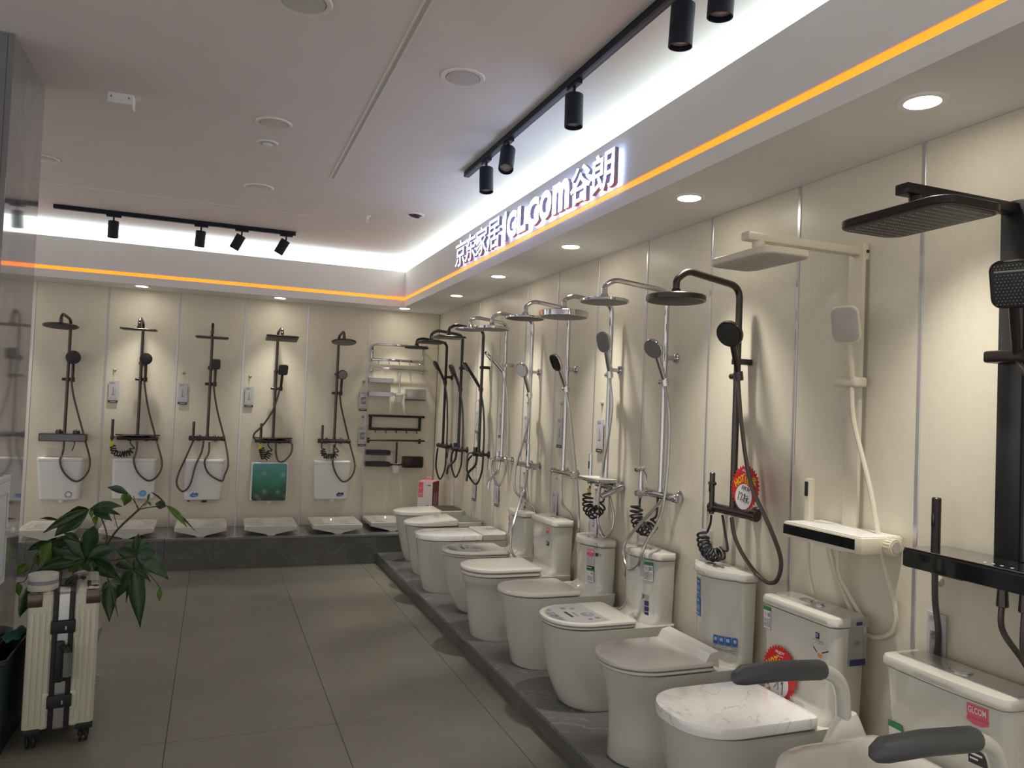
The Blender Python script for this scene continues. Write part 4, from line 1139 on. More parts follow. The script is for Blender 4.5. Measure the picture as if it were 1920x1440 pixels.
for du, rot in ((-0.022, -0.75), (0.022, 0.45)):
    MB().box((-0.016, -0.0022, 0), (0.016, 0.0022, 0.0014), 'navy', 0, 1, face_mx(0.122 + du * 1.15, T.front(0.122, 0.60), 0.642) @ Matrix.Rotation(rot, 4, 'Z')).build('ribbon_print', t, 0)
# plastic tag over the lid's near end
uw = T.w + 0.0105
tg = MB().box((0.1865, -0.135, 0.60), (0.1875, -0.055, 0.735), 'film').box((0.1945, -0.135, 0.735), (0.1955, -0.055, 0.772), 'film').build('plastic_tag', t, 0)
MB().box((0.1876, -0.13, 0.60), (0.1882, -0.06, 0.622), 'navy').build('tag_band', tg, 0)
MB().box((0.1876, -0.108, 0.672), (0.1882, -0.085, 0.684), 'greyink').build('tag_print', tg, 0)
MB().box((0.1956, -0.112, 0.742), (0.196, -0.085, 0.754), 'navy').build('tag_print', tg, 0)

# third: waisted pedestal, warm grey seat with a raised back
t, T, Ld = toilet('white toilet with a waisted pedestal and a warm grey lid with raised rear edge', 2.85,
    [(0, 0.615, 0.138, 1.05, 0.5, 1), (0.012, 0.626, 0.145, 1.05, 0.5, 1), (0.1, 0.619, 0.14, 1.05, 0.5, 1), (0.19, 0.624, 0.14, 1.05, 0.5, 1), (0.25, 0.632, 0.147, 1.1, 0.5, 1), (0.31, 0.648, 0.162, 1.1, 0.5, 1), (0.36, 0.666, 0.176, 1.15, 0.5, 1), (0.392, 0.672, 0.18, 1.15, 0.5, 1)],
    0.392, bowl=(0.687, 0.188, 1.1, 0.46), seat=(0.396, 0.412, 0.24, 0.004), lid=(0.416, 0.436, 0.24, 0.0, 0.005, 0), lidmat='greylid', tank=(0.175, 0.11, 0.12, 0.748, 0.075, 0.010), tb=0.03)
mb = MB()
mb.loft([[L(u, n, z) for n, z in ((0.30, 0.430), (0.275, 0.470), (0.235, 0.478), (0.232, 0.41))] for u in (-0.184, 0.184)], 'greylid')
mb.build('raised_rear_edge', Ld, 20)
button(T, 'pill', -0.01, 0.125)
for zz, hh, m in ((0.692, 0.075, 'blue'), (0.607, 0.085, 'blue')):
    s_ = sticker(T, -0.04, zz, 0.048 if zz > 0.65 else 0.055, hh, m, 'blue_sticker')
    for k in range(3): sticker(T, -0.054 + 0.014 * k, zz - 0.005, 0.009, hh * 0.26, 'paleblue', 'sticker_picture', 0.0022, s_)
    sticker(T, -0.04, zz + hh * 0.3, 0.03, hh * 0.12, 'paleblue', 'sticker_print', 0.0022, s_)
    sticker(T, -0.04, zz - hh * 0.36, 0.034, hh * 0.10, 'paleblue', 'sticker_print', 0.0022, s_)
for k in range(4):
    s_ = sticker(T, 0.072 + 0.022 * k, 0.490, 0.019, 0.036, 'blue', 'blue_sticker')
    sticker(T, 0.072 + 0.022 * k, 0.493, 0.010, 0.014, 'paleblue', 'sticker_picture', 0.0022, s_)
sticker(T, 0.105, 0.460, 0.088, 0.016, 'print', 'print_strip')
fl = MB()
P = [(0.13, 0.05), (0.135, 0.05)]
sp = [p for p in outline(0.05, 0.549, 0.134, 1.0, 0.5) if p[1] > 0.49 and p[0] < -0.02]
sp = sorted(sp)[2:8] if len(sp) > 8 else sorted(sp)
vs = [L(u - 0.0012, n + 0.0012, z) for u, n in sp for z in (0.045, 0.125)]
fl.add(vs, [(2 * k, 2 * k + 2, 2 * k + 3, 2 * k + 1) for k in range(len(sp) - 1)], 'print').build('base_label', t, 0)

# fourth: barrel body with a product sheet on the lid
t, T, Ld = toilet('white barrel-shaped toilet with a grey product sheet on its thin lid', 3.47,
    [(0, 0.555, 0.155, 1, 0.47, 1), (0.015, 0.57, 0.163, 1, 0.47, 1), (0.06, 0.59, 0.172, 1.05, 0.46, 1), (0.13, 0.622, 0.18, 1.05, 0.46, 1), (0.2, 0.64, 0.186, 1.1, 0.45, 1), (0.3, 0.66, 0.19, 1.1, 0.45, 1), (0.4, 0.668, 0.191, 1.1, 0.45, 1)],
    0.40, bowl=(0.678, 0.192, 1.08, 0.46), seat=(0.404, 0.416, 0.25, 0.004), lid=(0.420, 0.436, 0.25, 0.0, 0.005, 0), tank=(0.175, 0.135, 0.145, 0.715, 0.05, 0.008), tb=0.03)
lid_label(Ld, 0.436, 0.655, 0.165)
button(T, 'pill', 0.0, 0.115)
brand_label(T, -0.128, 0.675, 0.68)
eco_label(T, 0.115, 0.655, 0.048, 0.095)
s_ = sticker(T, 0.108, 0.525, 0.020, 0.024, 'greyprint', 'print_strip')
sticker_text(T, '3', 0.090, 0.527, 0.012, 0.022, 'ink', s_)
for k in range(3): sticker(T, 0.108, 0.495 - 0.028 * k, 0.02, 0.024, 'navy', 'round_seal')
sticker(T, 0.092, 0.470, 0.006, 0.07, 'print', 'print_strip')
mb = MB().box((0.115, -0.215, 0.718), (0.165, -0.2115, 0.7525), 'film').box((0.118, -0.2115, 0.64), (0.163, -0.210, 0.718), 'film')
mb.build('plastic_tag', t, 0)

# fifth: wide-shouldered cone
t, T, Ld = toilet('white toilet tapering down from wide shoulders under a flat slim lid', 4.07,
    [(0, 0.58, 0.142, 1, 0.47, 1), (0.01, 0.59, 0.148, 1, 0.47, 1), (0.15, 0.618, 0.158, 1.05, 0.47, 1), (0.28, 0.645, 0.172, 1.1, 0.47, 1), (0.36, 0.668, 0.181, 1.1, 0.48, 1), (0.405, 0.676, 0.184, 1.15, 0.48, 1)],
    0.405, bowl=(0.688, 0.187, 1.15, 0.49), lid=(0.409, 0.432, 0.25, 0.0, 0.010, 0.004), tank=(0.165, 0.13, 0.14, 0.668, 0.05, 0.007), tb=0.03)
button(T, 'white', 0.0, 0.105)
brand_label(T, 0.09, 0.635, 0.75)
eco_label(T, 0.09, 0.50, 0.042, 0.075)
s_ = sticker(T, 0.128, 0.625, 0.02, 0.02, 'ink', 'black_sticker')
sticker(T, 0.148, 0.627, 0.02, 0.014, 'print', 'print_strip')
MB().tube([L(0.135 + 0.017 * math.cos(i * PI / 10), T.front(0.128, 0.65) + 0.014, 0.675 + 0.017 * math.sin(i * PI / 10)) for i in range(21)], 0.0012, 'ink', 6).build('round_seal', t)

# sixth: rimmed
t, T, Ld = toilet('white toilet with a thick rolled rim and separate seat and lid', 4.62,
    [(0, 0.645, 0.158, 1.05, 0.48, 1), (0.012, 0.655, 0.164, 1.05, 0.48, 1), (0.12, 0.673, 0.168, 1.1, 0.48, 1), (0.27, 0.696, 0.173, 1.1, 0.48, 1), (0.335, 0.703, 0.175, 1.1, 0.48, 1), (0.348, 0.716, 0.181, 1.1, 0.48, 1), (0.36, 0.722, 0.184, 1.1, 0.48, 1), (0.395, 0.724, 0.185, 1.1, 0.48, 1)],
    0.395, bowl=(0.738, 0.190, 1.1, 0.48), seat=(0.399, 0.420, 0.26, 0.002), lid=(0.424, 0.448, 0.25, 0.0, 0.010, 0.003), tank=(0.185, 0.180, 0.19, 0.702, 0.006, 0.010), tb=0.05)
button(T, 'round', 0.0, 0.11)
brand_label(T, 0.09, 0.672, 0.68)

# seventh: egg with product sheet
t, T, Ld = toilet('white egg-shaped toilet with a printed sheet on its shiny lid', 5.21,
    [(0, 0.55, 0.135, 1, 0.5, 1), (0.015, 0.565, 0.145, 1, 0.5, 1), (0.07, 0.6, 0.16, 1.05, 0.5, 1), (0.15, 0.636, 0.174, 1.1, 0.5, 1), (0.25, 0.66, 0.183, 1.1, 0.5, 1), (0.33, 0.67, 0.186, 1.15, 0.5, 1), (0.4, 0.676, 0.187, 1.15, 0.5, 1)],
    0.40, bowl=(0.69, 0.188, 1.15, 0.5), seat=(0.404, 0.414, 0.24, 0.004), lid=(0.417, 0.438, 0.24, 0.0, 0.010, 0.004), tank=(0.155, 0.14, 0.15, 0.668, 0.03, 0.006), tb=0.05)
lid_label(Ld, 0.4415, 0.658, 0.15)
button(T, 'round', 0.0, 0.10)
brand_label(T, -0.115, 0.63, 0.75)

# eighth to tenth: tankless smart toilets
def smart(label, y, body, rim, lid_n, rear, rearmat, lidmat, lz, slope=0.0, hw=0.19, hole=False, nose=0.72):
    t = thing('toilet', label, 'toilet', (XR, y, HP), RIGHT, 'toilets on the right platform')
    rings = [ringz(outline(0.02, n1, w_, a, p, 0.05, tp), zz) for (zz, n1, w_, a, p, tp) in body]
    MB().loft(rings, 'ceramic').build('bowl', t, 50)
    f = lambda k: outline(lid_n + k, nose - k, hw - k, 1.3, 0.5, 0.015)
    R = slab_rings(f, rim + 0.004, lz, 0.006)
    for r in R:
        for p in r: p.z += slope * max(0, (nose + p.y)) * (1 if p.z > rim + 0.02 else 0.25)
    Ld = MB().loft(R, lidmat).build('lid', t)
    g = lambda k: [(u, n) for u, n in [(-(hw - k), lid_n - 0.004 - k)] + [(-(hw - k) + (0.06) * (1 - math.cos(q * PI / 12)), 0.08 - 0.06 * math.sin(q * PI / 12) + k) for q in range(7)] + [((hw - k) - 0.06 * (1 - math.cos(q * PI / 12)), 0.08 - 0.06 * math.sin(q * PI / 12) + k) for q in range(6, -1, -1)] + [((hw - k), lid_n - 0.004 - k)]]
    MB().loft([ringz(g(0.003), rim + 0.002), ringz(g(0), rim + 0.006), ringz(g(0), rear - 0.006), ringz(g(0.005), rear)], 'ceramic').build('rear_housing', t)
    MB().loft([ringz(g(0.006), rear), ringz(g(0.007), rear + 0.0025)], rearmat).build('rear_top', t)
    if hole:
        MB().lathe([(0.019, 0), (0.019, 0.004), (0.016, 0.005)], 'ink', Matrix.Translation(L(0.153, 0.42, 0.095)) @ Matrix.Rotation(PI / 2, 4, 'Y'), 20).build('side_plug', t)
    return t
smart('tankless white smart toilet with a veined lid and black side plug near its foot', 5.85,
    [(0, 0.64, 0.16, 1.1, 0.47, 1), (0.015, 0.65, 0.165, 1.1, 0.47, 1), (0.1, 0.668, 0.17, 1.1, 0.47, 1), (0.25, 0.695, 0.18, 1.15, 0.48, 1), (0.36, 0.712, 0.187, 1.2, 0.48, 1), (0.4, 0.716, 0.188, 1.2, 0.48, 1)],
    0.40, 0.235, 0.452, 'marblelid', 'marblelid', 0.446, 0.0, 0.19, True, 0.728)
smart('tankless smart toilet with a lid rising to a grey glass rear', 6.45,
    [(0, 0.575, 0.147, 1.1, 0.48, 1), (0.015, 0.585, 0.152, 1.1, 0.48, 1), (0.15, 0.615, 0.162, 1.1, 0.48, 1), (0.28, 0.638, 0.175, 1.2, 0.48, 1), (0.36, 0.655, 0.183, 1.25, 0.49, 1), (0.41, 0.66, 0.186, 1.3, 0.5, 1)],
    0.41, 0.25, 0.452, 'greyglass', 'lid', 0.438, 0.09, 0.19, False, 0.675)
smart('tankless smart toilet with a dark brown glass rear, nearest the room corner', 7.0,
    [(0, 0.515, 0.138, 1.1, 0.48, 1), (0.015, 0.525, 0.143, 1.1, 0.48, 1), (0.1, 0.555, 0.15, 1.1, 0.48, 1), (0.25, 0.592, 0.167, 1.2, 0.48, 1), (0.36, 0.617, 0.182, 1.25, 0.49, 1), (0.42, 0.625, 0.187, 1.3, 0.5, 1)],
    0.42, 0.24, 0.470, 'brownglass', 'lid', 0.456, 0.03, 0.19, False, 0.648)

# ------------------------------------------------------------------ wall cisterns and squat pans on the back platform
def wall_cistern(x, label, wt, wb_, z0, z1, sticker_kind, outlet='whiteplastic', printed_front=False, round_top=False):
    t = thing('hanging_cistern', label, 'cistern', (x, YB, 0), 0, 'flat wall cisterns')
    def ring(w_, d, z, k=0.0):
        P = [(-w_ / 2 + k, 0.003), (w_ / 2 - k, 0.003)]
        P += [(w_ / 2 - 0.03 - k + 0.03 * math.cos(q * PI / 10), d - 0.03 - k + 0.03 * math.sin(q * PI / 10)) for q in range(6)]
        P += [(-w_ / 2 + 0.03 + k + 0.03 * math.cos(q * PI / 10), d - 0.03 - k + 0.03 * math.sin(q * PI / 10)) for q in range(5, 11)]
        return [L(u, n, z) for u, n in P]
    zl = z1 - 0.028
    MB().loft([ring(wb_, 0.10, z0, 0.012), ring(wb_, 0.105, z0 + 0.012), ring(wb_ + 0.006, 0.11, z0 + 0.06), ring(wt - 0.004, 0.118, zl - 0.002)], 'whiteplastic').build('tank_body', t, 40)
    MB().loft([ring(wt, 0.120, zl), ring(wt, 0.120, z1 - 0.008), ring(wt, 0.120, z1, 0.008)], 'whiteplastic').build('tank_cover', t, 40)
    MB().lathe([(0.024, z0 - 0.022), (0.024, z0 + 0.01)], outlet, Matrix.Translation(L(0.015, 0.055, 0)), 14).build('outlet', t)
    if outlet != 'whiteplastic':
        MB().cyl(L(-0.125, 0.06, z0 - 0.015), L(-0.125, 0.06, z0 + 0.01), 0.012, outlet, 10).build('inlet', t)
    if printed_front:
        MB().prism([(a, b) for a, b in rrect(wt - 0.028, z1 - z0 - 0.02, 0.022, 5)], 0.0025, 'rain', face_mx(0, 0.1185, (z0 + z1) / 2)).build('printed_front', t, 0)
    else:
        MB().box(L(-0.012, 0.1185, zl - 0.016), L(0.022, 0.1195, zl - 0.012), 'greyink').build('cover_mark', t, 0)
    k = sticker_kind
    fm = face_mx(0, 0.112, 0)
    if k == 'swirl':
        o = MB().lathe([(0.030, 0), (0.030, 0.0012)], 'photo', face_mx(0.075, 0.112, z0 + 0.052), 20).build('round_sticker', t, 0)
        MB().lathe([(0.018, 0.0012), (0.018, 0.002)], 'paper', face_mx(0.079, 0.112, z0 + 0.052), 16).build('sticker_picture', o, 0)
    elif k == 'blue':
        o = MB().lathe([(0.031, 0), (0.031, 0.0012)], 'skyblue', face_mx(0.085, 0.112, z0 + 0.058), 22).build('round_sticker', t, 0)
        MB().box((-0.045, -0.004, 0), (-0.03, 0.004, 0.001), 'skyblue', 0, 1, face_mx(0.085, 0.112, z0 + 0.058)).build('sticker_tip', o, 0)
        MB().box((-0.017, -0.004, 0.0012), (0.017, 0.004, 0.002), 'paleblue', 0, 1, face_mx(0.085, 0.112, z0 + 0.062)).build('sticker_print', o, 0)
    elif k == 'wave' or k == 'ship':
        cx = -0.075 if k == 'wave' else 0.085
        ol = [(-0.036, -0.012), (-0.020, -0.022), (0.010, -0.020), (0.034, -0.008), (0.036, 0.014), (0.018, 0.020), (0.0, 0.012), (-0.012, 0.024), (-0.024, 0.010), (-0.036, 0.006)]
        o = MB().prism(ol, 0.0012, 'blue' if k == 'wave' else 'navy', face_mx(cx, 0.112, z0 + 0.055)).build('shaped_sticker', t, 0)
        MB().box((-0.02, -0.010, 0.0012), (0.022, -0.002, 0.002), 'paleblue', 0, 1, face_mx(cx, 0.112, z0 + 0.055)).build('sticker_picture', o, 0)
    return t
wall_cistern(-1.268, 'white wall cistern with a dark swirl sticker, under the leftmost back wall shower', 0.38, 0.315, 0.553, 0.937, 'swirl')
wall_cistern(-0.668, 'white wall cistern with a round light blue sticker', 0.375, 0.35, 0.556, 0.938, 'blue')
wall_cistern(-0.064, 'white wall cistern with a dark blue wave sticker and black fittings underneath', 0.355, 0.325, 0.543, 0.935, 'wave', 'rubber')
wall_cistern(0.540, 'wall cistern with a green and teal raindrop picture front', 0.352, 0.348, 0.530, 0.914, None, 'whiteplastic', True)
wall_cistern(1.148, 'white wall cistern with a navy ship-shaped sticker, rightmost of the row', 0.368, 0.335, 0.543, 0.937, 'ship')

def squat_pan(x, y, label, w_=0.45, ln=0.50, rot=0.0, tiltx=0.0):
    t = thing('squat_pan', label, 'squat toilet', (x, y, HB), rot, 'squat pans on the rear platform')
    N = 44
    def rr(w2, l2, r, z, cy=0.0):
        pts = rrect(w2, l2, r, N // 4 - 1, 0, cy)
        return [Vector((p[0], p[1], z)) for p in pts]
    def ov(a, b, z, cy):
        n = 4 * (N // 4)
        return [Vector((a * math.cos(2 * PI * (j + 0.5 - 0.5) / n), cy + b * math.sin(2 * PI * (j) / n), z)) for j in range(n)]
    c = ln / 2
    rings = [rr(w_ - 0.03, ln - 0.03, 0.02, 0.05, c), rr(w_, ln, 0.02, 0.054, c), rr(w_, ln, 0.02, 0.088, c), rr(w_ - 0.012, ln - 0.012, 0.018, 0.094, c), rr(w_ - 0.05, ln - 0.05, 0.02, 0.090, c),
             ov(0.125, 0.19, 0.089, c + 0.015), ov(0.115, 0.178, 0.080, c + 0.015), ov(0.09, 0.15, 0.045, c + 0.015), ov(0.05, 0.10, 0.022, c + 0.015)]
    mb = MB().loft(rings, 'ceramic')
    mb.loft([[Vector((u, yy, z)) for u, z in ((-w_ / 2 + 0.012, 0.053), (-0.05, 0.016), (-0.025, 0.002), (0.025, 0.002), (0.05, 0.016), (w_ / 2 - 0.012, 0.053))] for yy in (0.004, ln - 0.02)], 'ceramic')
    p = mb.build('pan', t, 40)
    mb = MB()
    for s in (-1, 1):
        for k in range(5):
            yy = c - 0.09 + k * 0.045
            mb.box((s * 0.175 - 0.026, yy, 0.089), (s * 0.175 + 0.026, yy + 0.018, 0.0935), 'ceramic', 0.0015, 1)
    mb.build('foot_treads', p, 0)
    return t
for i, (x, y, w_, lab) in enumerate([(-1.275, 7.42, 0.42, 'white squat pan leftmost on the rear platform, behind the plant'), (-0.66, 7.415, 0.435, 'white squat pan below the cistern with the round light blue sticker'),
                                     (-0.06, 7.415, 0.44, 'white squat pan below the cistern with black fittings'), (0.545, 7.415, 0.47, 'white squat pan below the green raindrop cistern'),
                                     (1.155, 7.415, 0.47, 'white squat pan below the cistern with the navy sticker'), (1.70, 7.50, 0.43, 'white squat pan half hidden behind the corner smart toilet')]):
    squat_pan(x, y, lab, w_)

# ------------------------------------------------------------------ racks, trays and boxes on the last back wall panel
def rackthing(name, label, cat, x, z, group=None):
    return thing(name, label, cat, (x, YB, z), 0, group)
for m, nm_, z0, z1, lab in (('chrome', 'silver', 2.145, 2.0, 'upper'), ('bronze', 'black', 1.41, 1.275, 'lower')):
    t = rackthing('towel_rack', '%s towel rack with a row of hooks, on the last back wall panel' % nm_, 'towel rack', 1.79, 0)
    for s in (-1, 1):
        if m == 'chrome':
            MB().box(L(s * 0.275 - 0.012, 0.0005, z1 - 0.03), L(s * 0.275 + 0.012, 0.012, z0 + 0.01), m, 0.003).tube(bend([L(s * 0.275, 0.01, z0 - 0.03), L(s * 0.275, 0.06, z0), L(s * 0.255, 0.20, z0)], 0.03), 0.010, m, 10).build('side_bracket', t)
        else:
            MB().box(L(s * 0.265 - 0.014, 0.0005, z1 - 0.012), L(s * 0.265 + 0.014, 0.03, z0 + 0.008), m, 0.003).build('side_bracket', t)
    if m == 'chrome':
        MB().box(L(-0.265, 0.185, z0 - 0.012), L(0.27, 0.215, z0 + 0.012), m, 0.006).build('top_rail', t)
        MB().cyl(L(-0.26, 0.12, z0), L(0.26, 0.12, z0), 0.008, m, 10).build('middle_rail', t)
    else:
        MB().box(L(-0.29, 0.028, z0 - 0.014), L(0.31, 0.052, z0 + 0.010), m, 0.004).build('top_rail', t)
    MB().box(L(-0.28, 0.028, z1 - 0.018), L(0.275, 0.048, z1 + 0.010), m, 0.004).build('hook_rail', t)
    for k in range(5):
        u = -0.215 + 0.11 * k
        MB().tube(bend([L(u, 0.05, z1 - 0.012), L(u, 0.056, z1 - 0.03), L(u, 0.07, z1 - 0.05 if m == 'chrome' else z1 - 0.042), L(u, 0.082, z1 - 0.034)], 0.008, 4), 0.0042 if m == 'chrome' else 0.006, m, 8).build('hook', t)
for m, nm_, z in (('chrome', 'silver', 1.90), ('bronze', 'black', 1.155)):
    t = rackthing('double_towel_bar', '%s double towel bar below the %s hook rack' % (nm_, nm_), 'towel bar', 1.79, z)
    for s in (-1, 1):
        MB().box(L(s * 0.275 - 0.012, 0.0005, -0.035), L(s * 0.275 + 0.012, 0.012, 0.02), m, 0.003).box(L(s * 0.275 - 0.008, 0.01, -0.006), L(s * 0.275 + 0.008, 0.13, 0.010), m, 0.002).build('side_bracket', t)
    for n in (0.06, 0.125):
        MB().cyl(L(-0.295, n, 0.002), L(0.30, n, 0.002), 0.0085, m, 12).build('bar', t)
for m, nm_, z, pos in (('alu', 'silver', 1.778, 'upper'), ('alu', 'silver', 1.635, 'lower'), ('bronze', 'black', 1.025, 'upper'), ('bronze', 'black', 0.905, 'lower')):
    t = rackthing('shower_tray', '%s of the two %s shower trays at the panel edge' % (pos, nm_), 'tray', 1.615, z)
    ol = [(-0.125, 0.002), (0.09, 0.002), (0.118, 0.03), (0.118, 0.115)] + [(0.118 - 0.243 * k / 8, 0.115 - 0.06 * (k / 8) ** 1.6) for k in range(1, 9)]
    def rg(k, zz): return [L(u * (1 - k), 0.002 + (n - 0.002) * (1 - k * 1.4), zz) for u, n in ol]
    MB().loft([rg(0.02, -0.024), rg(0, -0.022), rg(0, 0.024), rg(0.03, 0.024), rg(0.04, -0.010)], m).build('basket', t, 25)
    MB().loft([rg(0.045, -0.012), rg(0.045, -0.009)], 'frost' if m == 'alu' else 'glassblack').build('floor_plate', t, 25)
for m, nm_, z in (('chrome', 'silver', 1.64), ('bronze', 'black', 0.905)):
    t = rackthing('toilet_brush', 'toilet brush standing in a frosted cup on a %s wall ring' % nm_, 'toilet brush', 1.805, z)
    MB().lathe([(0.062, -0.006), (0.062, 0.006), (0.050, 0.006), (0.050, -0.006)], m if m == 'bronze' else 'frost', Matrix.Translation(L(0, 0.075, 0)), 24).box(L(-0.012, 0.001, -0.012), L(0.012, 0.03, 0.012), m, 0.002).cyl(L(-0.055, 0.07, -0.012), L(-0.055, 0.02, -0.012), 0.006, m, 8).build('holder_ring', t)
    MB().lathe([(0.030, -0.085), (0.033, -0.085), (0.048, 0.012), (0.044, 0.012), (0.030, -0.08)], 'frost', Matrix.Translation(L(0, 0.075, 0)), 24).build('cup', t)
    MB().cyl(L(0, 0.075, 0.0), L(0, 0.075, 0.235), 0.0095, m, 12, bev=0.003).cyl(L(0, 0.075, -0.07), L(0, 0.075, 0.0), 0.022, 'whiteplastic', 12).build('brush', t)
for m, nm_, z in (('alu', 'silver', 1.65), ('bronze', 'black', 0.938)):
    t = rackthing('tissue_box', 'rectangular %s toilet paper box beside the %s brush ring' % (nm_, nm_), 'tissue box', 1.985, z)
    MB().box(L(-0.105, 0.001, -0.058), L(0.105, 0.115, 0.052), m, 0.008).build('cover', t, 25)
    MB().box(L(-0.098, 0.001, -0.066), L(0.098, 0.105, -0.056), 'ink').build('base', t, 0)

# carton with a carry handle, standing in the corner
t = thing('carton', 'pink, white and dark red carton with a carry handle, in the room corner', 'box', (2.066, 7.42, HB), math.radians(-35.5))
c = MB().box((-0.155, 0.0, 0.0), (0.0, 0.187, 0.497), 'carton', 0.001, 1).build('box_body', t, 0)
MB().box((0.0, 0.001, 0.001), (0.0012, 0.186, 0.497), 'boxred').build('red_side', c, 0)
MB().box((0.0012, 0.035, 0.23), (0.002, 0.155, 0.385), 'dullpink').build('side_print', c, 0)
MB().box((0.0012, 0.035, 0.05), (0.002, 0.155, 0.215), 'dullpink').build('side_print', c, 0)
MB().box((-0.150, -0.0012, 0.34), (-0.098, 0.0, 0.490), 'boxpink').build('pink_panel', c, 0)
for z in (0.43, 0.375, 0.36): MB().box((-0.142, -0.002, z), (-0.106, -0.0012, z + 0.004), 'carton').build('print_line', c, 0)
MB().box((-0.155, 0.0, 0.497), (0.0, 0.187, 0.4985), 'palepink').build('pink_top', c, 0)
MB().box((-0.055, -0.002, 0.455), (-0.02, 0.0, 0.466), 'greyink').build('front_mark', c, 0)
pic = MB().box((-0.10, -0.002, 0.20), (-0.055, 0.0, 0.222), 'alu').box((-0.055, -0.002, 0.20), (-0.035, 0.0, 0.268), 'alu').box((-0.055, -0.0026, 0.255), (-0.035, -0.0018, 0.266), 'greyink').build('front_picture', c, 0)
MB().tube([(-0.078 - 0.03, 0.093, 0.497), (-0.078 - 0.024, 0.093, 0.522), (-0.078, 0.093, 0.533), (-0.078 + 0.024, 0.093, 0.522), (-0.078 + 0.03, 0.093, 0.497)], 0.006, 'palepink', 8, smooth=4).build('carry_handle', t)

# ------------------------------------------------------------------ hanging price tags
def price_tag(wall, pos, z, label, w_=0.082, h=0.205, pic='stand', group='price tags hung from suction cups', cord=0.10):
    loc, rot = ((pos, YB, z), 0) if wall == 'B' else ((XR, pos, z), RIGHT)
    t = thing('price_tag', label, 'price tag', loc, rot, group)
    c = MB().box(L(-w_ / 2, 0.010, -h / 2), L(w_ / 2, 0.014, h / 2), 'tagpaper', 0.001, 1).build('card', t, 0)
    MB().box(L(-w_ / 2, 0.0142, -h / 2), L(w_ / 2, 0.0152, -h / 2 + 0.022), 'tagfoot').build('dark_foot', c, 0)
    MB().box(L(-w_ * 0.3, 0.0142, -h / 2 + 0.008), L(w_ * 0.3, 0.0156, -h / 2 + 0.014), 'mist').build('foot_print', c, 0)
    if pic == 'photo': MB().box(L(-w_ * 0.32, 0.0142, -h * 0.16), L(w_ * 0.34, 0.015, h * 0.2), 'photo').build('picture', c, 0)
    else:
        MB().box(L(-w_ * 0.06, 0.0142, -h * 0.14), L(w_ * 0.02, 0.015, h * 0.2), 'greyink').box(L(-w_ * 0.2, 0.0142, -h * 0.15), L(w_ * 0.16, 0.015, -h * 0.125), 'greyink').tube([L(w_ * 0.18, 0.0148, h * 0.1), L(w_ * 0.22, 0.0148, -h * 0.03), L(w_ * 0.1, 0.0148, -h * 0.13)], 0.001, 'greyink', 5).build('picture', c, 0)
    MB().box(L(-w_ * 0.38, 0.0142, h * 0.36), L(w_ * 0.1, 0.015, h * 0.44), 'greyprint').build('heading', c, 0)
    MB().box(L(-w_ * 0.38, 0.0142, -h * 0.34), L(w_ * 0.38, 0.015, -h * 0.22), 'print').build('price_print', c, 0)
    MB().tube([L(0, 0.012, h / 2), L(0, 0.010, h / 2 + cord * 0.6), L(0, 0.010, h / 2 + cord)], 0.0013, 'clear', 5).build('cord', t)
    MB().lathe([(0.016, 0.0005), (0.014, 0.004), (0.006, 0.008), (0.006, 0.014), (0.003, 0.018)], 'clear', face_mx(0, 0, h / 2 + cord), 16).build('suction_cup', t)
    return t
BT = 'grey price tag on the back wall '
for x, z, lab, pic in [(-0.885, 1.550, BT + 'between the first and second showers', 's'), (-0.290, 1.555, BT + 'between the second and third showers', 's'), (0.316, 1.552, BT + 'between the third and fourth showers', 's'),
                       (1.442, 1.555, 'upper grey price tag left of the silver rack, with a photo', 'photo'), (1.448, 1.188, 'lower grey price tag left of the black rack, with a photo', 'photo')]:
    price_tag('B', x, z, lab, pic='photo' if pic == 'photo' else 'stand')
RT = 'slim grey price tag on the right wall '
for y, z, lab in [(6.575, 1.408, RT + 'high, beside the glossy black shower'), (5.962, 1.398, RT + 'high, beside the first chrome shower'), (5.408, 1.395, RT + 'high, left of the shower with crossing hoses'),
                  (4.795, 1.392, RT + 'high, left of the black-faced handset shower'), (4.208, 1.402, RT + 'high, above the chrome shelf mixer'),
                  (6.585, 0.80, RT + 'low, beside the glossy black shower spout'), (5.995, 0.828, RT + 'low, under the first chrome spout'), (5.428, 0.86, RT + 'low, behind the slim round cistern'),
                  (4.838, 0.88, RT + 'low, above the rimmed toilet cistern'), (4.245, 0.87, RT + 'low, under the chrome shelf mixer'), (3.09, 0.905, RT + 'just showing above the waisted toilet cistern')]:
    price_tag('R', y, z, lab)
price_tag('R', 1.832, 0.845, 'grey price tag with a photo, low behind the black shower hoses', 0.068, 0.20, 'photo')

